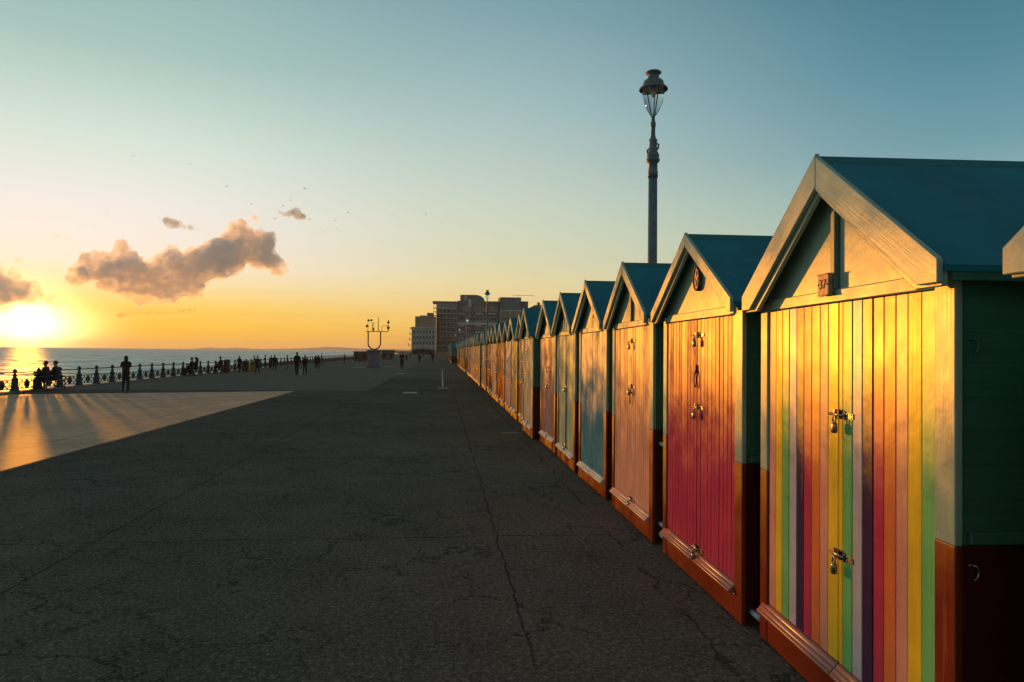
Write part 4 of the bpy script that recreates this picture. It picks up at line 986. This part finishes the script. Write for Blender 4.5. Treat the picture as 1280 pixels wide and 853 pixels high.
# ================================================================== PEOPLE
SKIN = simple('skin', (.36, .21, .15), .55, var=.05)
def cloth(name, rgb): return simple('cloth_'+name, rgb, .85, var=.18, scale=14)
HAIR = simple('dark_hair', (.025, .018, .014), .6); HAIRL = simple('brown_hair', (.09, .05, .03), .6); SHOE = simple('shoe', (.03, .028, .027), .6)
def pose(kind):
    """joint positions for a figure 1.72 m tall facing -Y"""
    J = dict(pel=(0,0,.93), spine=(0,.0,1.12), chest=(0,-.005,1.33), neck=(0,0,1.47), jaw=(0,-.02,1.55), head=(0,-.012,1.63), top=(0,.0,1.695))
    for s, n in ((-1,'R'),(1,'L')):
        J.update({'sh'+n:(s*.165,0,1.40),'el'+n:(s*.215,.03,1.13),'wr'+n:(s*.215,-.06,.89),'ha'+n:(s*.21,-.085,.82),'hip'+n:(s*.085,0,.90),'kn'+n:(s*.095,-.015,.49),'an'+n:(s*.095,.02,.085),'to'+n:(s*.105,-.13,.035)})
    def sw(n, hx, kx, ax, tx): J['kn'+n]=hx; J['an'+n]=kx; J['to'+n]=ax
    if kind in ('walk','walk2','run'):
        k = 1 if kind != 'run' else 1.25; f, r_ = ('L','R') if kind != 'walk2' else ('R','L'); sf = 1 if f == 'L' else -1
        J['kn'+f]=(sf*.09,-.17*k,.51); J['an'+f]=(sf*.09,-.26*k,.10); J['to'+f]=(sf*.10,-.40*k,.075)
        J['kn'+r_]=(-sf*.09,.03,.48); J['an'+r_]=(-sf*.09,.30*k,.14 if kind != 'run' else .32); J['to'+r_]=(-sf*.10,.20*k,.035 if kind != 'run' else .2)
        J['el'+f]=(sf*.22,.12*k,1.15); J['wr'+f]=(sf*.21,.12,.92); J['ha'+f]=(sf*.20,.11,.85)
        J['el'+r_]=(-sf*.22,-.06,1.14); J['wr'+r_]=(-sf*.20,-.22*k,.96); J['ha'+r_]=(-sf*.19,-.27*k,.91)
        if kind == 'run':
            for n, s in (('L',1),('R',-1)): J['wr'+n]=(s*.16,J['el'+n][1]-.2,1.16); J['ha'+n]=(s*.14,J['el'+n][1]-.27,1.19)
    if kind == 'phone':
        for n, s in (('L',1),('R',-1)): J['el'+n]=(s*.20,-.20,1.20); J['wr'+n]=(s*.08,-.30,1.43); J['ha'+n]=(s*.05,-.33,1.50)
        J['knL']=(.10,-.05,.49); J['anL']=(.12,-.03,.085); J['toL']=(.14,-.17,.035)
    if kind == 'lean':
        for n, s in (('L',1),('R',-1)): J['el'+n]=(s*.24,-.16,1.12); J['wr'+n]=(s*.12,-.34,1.02); J['ha'+n]=(s*.07,-.39,1.01)
    if kind == 'sit':
        dz = -.40
        for k_ in ('pel','spine','chest','neck','jaw','head','top','shL','shR'): x, y, z = J[k_]; J[k_] = (x, y+.02-(z-.93)*.06, z+dz)
        for n, s in (('L',1),('R',-1)):
            J['hip'+n]=(s*.09,-.02,.53); J['kn'+n]=(s*.11,-.44,.52); J['an'+n]=(s*.11,-.46,.085); J['to'+n]=(s*.12,-.60,.035)
            J['el'+n]=(s*.23,-.10,.76); J['wr'+n]=(s*.14,-.30,.66); J['ha'+n]=(s*.10,-.36,.63)
    return J
RAD = dict(pel=(.15,.11),spine=(.135,.10),chest=(.165,.11),neck=(.055,.055),jaw=(.062,.075),head=(.078,.095),top=(.055,.065),
  sh=(.065,.065),el=(.047,.047),wr=(.034,.034),ha=(.036,.028),hip=(.095,.095),kn=(.062,.062),an=(.042,.042),to=(.038,.03))
EDG = [('pel','spine'),('spine','chest'),('chest','neck'),('neck','jaw'),('jaw','head'),('head','top')]
for n in 'LR': EDG += [('chest','sh'+n),('sh'+n,'el'+n),('el'+n,'wr'+n),('wr'+n,'ha'+n),('pel','hip'+n),('hip'+n,'kn'+n),('kn'+n,'an'+n),('an'+n,'to'+n)]
def seg(p, a, b):
    a, b = Vector(a), Vector(b); d = b-a; t_ = max(0, min(1, (p-a).dot(d)/max(1e-9, d.length_squared))); return (p-(a+d*t_)).length
def body_mesh(kind, coat=False, build=1.0):
    J = pose(kind); names_ = list(J); me = bpy.data.meshes.new('p'); idx = {n: i for i, n in enumerate(names_)}
    me.from_pydata([J[n] for n in names_], [(idx[a], idx[b]) for a, b in EDG], [])
    o = bpy.data.objects.new('p', me); COL.objects.link(o)
    sk = o.modifiers.new('s', 'SKIN'); sk.use_smooth_shade = True
    for i, n in enumerate(names_):
        key = n if n in RAD else n[:-1]; r_ = RAD[key]; q = me.skin_vertices[0].data[i]
        f = build if key in ('pel','spine','chest','sh','hip') else 1
        if coat and key in ('pel','spine','chest','sh','el','hip'): f *= 1.13
        q.radius = (r_[0]*f, r_[1]*f); q.use_root = n == 'pel'
    sb = o.modifiers.new('u', 'SUBSURF'); sb.levels = 2
    dg = bpy.context.evaluated_depsgraph_get(); dg.update()
    out_ = bpy.data.meshes.new_from_object(o.evaluated_get(dg)); bpy.data.objects.remove(o)
    # fingers, thumb, nose and ears as tapered shapes rooted in the body
    b = MB()
    for n, s in (('L',1),('R',-1)):
        ha, wr = Vector(J['ha'+n]), Vector(J['wr'+n]); d = (ha-wr).normalized(); sd_ = d.cross(Vector((s, 0, 0)))
        if sd_.length < .2: sd_ = Vector((0, 1, 0))
        sd_.normalize(); inn = d.cross(sd_).normalized()
        for k, L in enumerate((.068, .078, .074, .058)):
            p0 = ha+sd_*(k-1.5)*.019-d*.01; cu = Vector((-s*.018, 0, 0))
            b.tube([p0, p0+d*L*.5+cu*.4, p0+d*L+cu*1.3], [.010, .009, .006], 5)
        p0 = ha-d*.04-sd_*.03; b.tube([p0, p0+d*.03-sd_*.02, p0+d*.06-sd_*.018], [.011, .010, .007], 5)
    h = Vector(J['head']); b.tube([h+Vector((0, -.082, .01)), h+Vector((0, -.108, -.025)), h+Vector((0, -.085, -.035))], [.006, .013, .010], 5)
    for s in (-1, 1): b.ball(h+Vector((s*.078, .01, -.01)), .028, 6, 0, (.35, .7, 1)); b.ball(h+Vector((s*.030, -.086, .012)), .010, 6, 2)
    b.box(h.x-.022, h.x+.022, h.y-.092, h.y-.080, h.z-.062, h.z-.054, 1)
    ex = b.mesh('x', [SKIN]); bm = bmesh.new(); bm.from_mesh(out_); nf = len(bm.faces); bm.from_mesh(ex)
    segs = dict(head=[('jaw','head'),('head','top'),('neck','jaw')], hand=[('wrL','haL'),('wrR','haR')], arm=[('shL','elL'),('elL','wrL'),('shR','elR'),('elR','wrR'),('chest','neck'),('chest','spine'),('chest','shL'),('chest','shR'),('spine','pel')],
        leg=[('hipL','knL'),('knL','anL'),('hipR','knR'),('knR','anR'),('pel','hipL'),('pel','hipR')], foot=[('anL','toL'),('anR','toR')])
    mi = dict(head=0, hand=0, arm=1, leg=2, foot=3)
    bm.faces.ensure_lookup_table()
    for i, f in enumerate(bm.faces):
        f.smooth = True
        if i >= nf: f.material_index = 0; continue
        c_ = f.calc_center_median(); best = min(segs, key=lambda k: min(seg(c_, J[a], J[b_]) for a, b_ in segs[k]))
        if coat and best == 'leg' and kind != 'sit' and c_.z > .74: best = 'arm'
        f.material_index = mi[best]
    out_.materials.clear()
    for m in (SKIN, cloth('black', (.022, .022, .026)), cloth('charcoal', (.03, .03, .034)), SHOE): out_.materials.append(m)
    bm.to_mesh(out_); bm.free(); out_.name = 'person'
    # hair: a cap over the skull, long version falls behind the shoulders
    def hair(long):
        b = MB(); n = 12; k = 7; o_ = 0
        for i in range(k+1):
            th = i/k*R(118)
            for j in range(n):
                an = 2*math.pi*j/n; fr = -math.sin(an)          # -Y is the face
                lim = th if fr < .2 else min(th, R(62))
                b.v.append((h.x+.098*math.sin(lim)*math.cos(an), h.y+.006+.115*math.sin(lim)*math.sin(an), h.z+.012+.098*math.cos(lim)))
        for i in range(k):
            for j in range(n): b.f.append((i*n+j, (i+1)*n+j, (i+1)*n+(j+1) % n, i*n+(j+1) % n)); b.m.append(0); b.sm.append(True)
        if long: b.tube([h+Vector((0, .06, .03)), h+Vector((0, .105, -.08)), h+Vector((0, .11, -.20)), h+Vector((0, .10, -.30))], [.075, .088, .075, .03], 8)
        return b.mesh('hair', HAIR)
    return out_, hair(False), hair(True)
PROTO = {}
def person(px, py, ph, kind, rz, label, top=(.022, .022, .026), legs=(.03, .03, .035), long=False, coat=False, build=1.0, group=None, loc=None, nm='dark'):
    key = (kind, coat, build)
    if key not in PROTO: PROTO[key] = body_mesh(kind, coat, build)
    me, hs, hl = PROTO[key]
    o = put('person', me); g = loc or ground(px, py); o.location = (g.x, g.y, .006)
    if ph:
        d = g.y*math.cos(YAW)+g.x*math.sin(YAW)
        k = min(1.12, max(.78, ph*d/F/(1.72 if kind != 'sit' else 1.31))); o.scale = (k,)*3
    o.rotation_euler = (0, 0, rz)
    for i, c_ in ((1, top), (2, legs)):
        o.material_slots[i].link = 'OBJECT'; o.material_slots[i].material = cloth('_'.join(str(int(v*1000)) for v in c_), c_)
    put('hair', hl if long else hs, o)
    tag(o, label, 'person', group); return o
toward, away, sea_ = 0, R(180), R(-90)
w_ = person(157, 490.6, 45, 'phone', R(205), 'long haired person in dark jacket raising a phone beside the rail, nearest figure', (.05, .030, .024), (.03, .028, .03), long=True, coat=True)
PH = simple('phone_black', (.02, .02, .022), .25)
b = MB(); b.box(-.075, .075, -.385, -.375, 1.50, 1.585); ph_ = b.obj('phone', PH, None, .004); ph_.matrix_world = Matrix.Translation(w_.location) @ Matrix.Rotation(R(205), 4, 'Z') @ Matrix.Diagonal((w_.scale.x,)*3+(1,))
tag(ph_, 'small black phone held up by the long haired person', 'phone')
for k, (bx, dy, c1, lab_, bl, ct) in enumerate(((0, -.42, (.03, .026, .022), 'person in bulky dark coat at the left of the nearest bench', 1.15, True), (0, .42, (.045, .035, .028), 'person in brown coat at the right of the nearest bench', 1.1, True), (1, -.45, (.025, .03, .026), 'person in dark green coat on the second bench, near end', 1.0, True), (1, .45, (.05, .03, .025), 'person in brown jacket on the second bench, far end', 1.0, True), (2, -.35, (.05, .022, .02), 'person in dark red coat seated on the third bench', 1.0, True))):
    g = bench_xy[bx]; person(0, 0, None, 'sit', sea_, lab_, c1, coat=ct, build=bl, loc=Vector((g.x-.02, g.y+dy, 0)), group='people seated on benches', long=k in (3,))
person(299, 466, 20.5, 'walk', away, 'person in black walking in front of the olive bin, left of the yellow one', coat=True)
person(321.7, 468.7, 23.5, 'walk2', toward, 'person in dark blue top right of the mustard yellow bin', (.03, .035, .055), (.02, .02, .025))
person(317.8, 462.5, 15, 'stand', sea_, 'person in tan coat half hidden behind the walker by the yellow bin', (.10, .07, .04), coat=True)
person(331.5, 460.5, 15.5, 'lean', sea_, 'person in grey leaning on the rail past the yellow bin', (.05, .05, .05))
person(338.8, 462.0, 17, 'walk', away, 'left person of the pair strolling by the rail in brown coat', (.07, .045, .03), coat=True)
person(343, 464, 20, 'walk2', away, 'right person of the pair strolling by the rail in black coat', (.02, .02, .022), coat=True)
person(359, 462.3, 18, 'stand', sea_, 'person in grey top with bare legs standing near the rail', (.06, .055, .05), (.16, .10, .07))
person(371, 470.2, 29.5, 'walk', toward, 'tall person in black coat beside the small white dog', (.018, .018, .02), coat=True, build=1.05)
person(381, 470.0, 25.5, 'walk2', toward, 'shorter person in dark purple coat beside the small white dog', (.04, .022, .03), coat=True, long=True)
person(394.6, 460.5, 16, 'walk', away, 'brown coated person left in the group near the far rail', (.055, .032, .025), coat=True)
person(397.8, 462, 18, 'walk2', away, 'black coated person in the middle of the group near the far rail', coat=True)
person(402, 457.4, 14.5, 'stand', sea_, 'person in maroon standing at the far rail right of the group', (.06, .025, .022), coat=True)
person(430.4, 455.3, 11.2, 'stand', sea_, 'lone distant person at the rail left of the brown shelter', coat=True)
person(463.4, 459.6, 14.5, 'stand', R(160), 'left person of two standing in front of the wind monument', (.02, .022, .028), coat=True)
person(470, 459.4, 15.2, 'stand', R(190), 'right person of two standing in front of the wind monument', (.028, .03, .032), (.04, .04, .045))
person(502.3, 463.7, 23.2, 'run', toward, 'person jogging towards the camera in black', (.016, .016, .018), (.018, .018, .02), nm='black')
person(508, 452.3, 8.8, 'walk', away, 'distant person in brown just behind the jogger', (.06, .035, .03))
person(524.4, 455.3, 13, 'walk2', toward, 'person in black walking halfway between the jogger and the huts', coat=True)
person(540.6, 454.0, 13, 'walk', toward, 'person in dark coat walking nearest the far end of the huts', (.03, .022, .022), coat=True, build=1.1)
person(513, 447.3, 5, 'walk', away, 'tiny distant walker right of the person in brown', (.04, .03, .03))
person(492.5, 448.6, 5.5, 'walk', toward, 'tiny distant walker left of the jogger', (.05, .03, .03))
person(529.6, 447.8, 5, 'walk2', toward, 'tiny distant walker in front of the dark shrubs', (.05, .035, .03))
# small white dog
g = ground(376.5, 469.9)
DOGM = simple('white_fur', (.75, .73, .68), .9, var=.15, scale=20)
def dog():
    V_ = dict(hip=(0,.20,.27), mid=(0,.02,.27), chest=(0,-.15,.28), neck=(0,-.24,.36), skull=(0,-.29,.42), muz=(0,-.39,.395), tail1=(0,.27,.33), tail2=(0,.30,.42))
    for s, n in ((-1,'R'),(1,'L')):
        V_.update({'st'+n:(s*.06,.22,.20),'ho'+n:(s*.06,.27,.10),'hp'+n:(s*.06,.235,.015),'el'+n:(s*.055,-.14,.17),'wr'+n:(s*.055,-.15,.08),'fp'+n:(s*.055,-.17,.015)})
    E_ = [('hip','mid'),('mid','chest'),('chest','neck'),('neck','skull'),('skull','muz'),('hip','tail1'),('tail1','tail2')]
    for n in 'LR': E_ += [('hip','st'+n),('st'+n,'ho'+n),('ho'+n,'hp'+n),('chest','el'+n),('el'+n,'wr'+n),('wr'+n,'fp'+n)]
    rr = dict(hip=.075, mid=.075, chest=.09, neck=.06, skull=.065, muz=.03, tail1=.025, tail2=.015, st=.04, ho=.022, hp=.024, el=.034, wr=.022, fp=.025)
    nm_ = list(V_); me = bpy.data.meshes.new('dog'); me.from_pydata([V_[n] for n in nm_], [(nm_.index(a), nm_.index(b_)) for a, b_ in E_], [])
    o = bpy.data.objects.new('d', me); COL.objects.link(o); o.modifiers.new('s', 'SKIN').use_smooth_shade = True
    for i, n in enumerate(nm_):
        q = me.skin_vertices[0].data[i]; r_ = rr.get(n, rr.get(n[:-1])); q.radius = (r_, r_); q.use_root = n == 'hip'
    o.modifiers.new('u', 'SUBSURF').levels = 2
    dg = bpy.context.evaluated_depsgraph_get(); dg.update(); out_ = bpy.data.meshes.new_from_object(o.evaluated_get(dg)); bpy.data.objects.remove(o)
    out_.materials.clear(); out_.materials.append(DOGM); return out_
d_ = put('dog', dog()); d_.location = (g.x, g.y, .004); tag(d_, 'small white dog walking between the couple in dark coats', 'dog')
for s in (-1, 1):
    b = MB(); b.prism([(s*.045-.02, .44), (s*.045+.02, .44), (s*.06, .51)], 'y', -.29, -.27); b.obj('ear', DOGM, d_)

# ================================================================== SEA AIR
b = MB(); b.box(-15000, 12000, -600, 13000, -6.2, 118)
hz = b.obj('haze', None); hz.data.materials.clear()
m, nt = new_mat('sea_air'); vs = N(nt, 'ShaderNodeVolumePrincipled'); vs.inputs['Color'].default_value = (1, .94, .82, 1)
vs.inputs['Density'].default_value = 7e-5; vs.inputs['Anisotropy'].default_value = .35
o_ = N(nt, 'ShaderNodeOutputMaterial'); nt.links.new(vs.outputs[0], o_.inputs['Volume']); hz.data.materials.append(m)
tag(hz, kind='stuff')
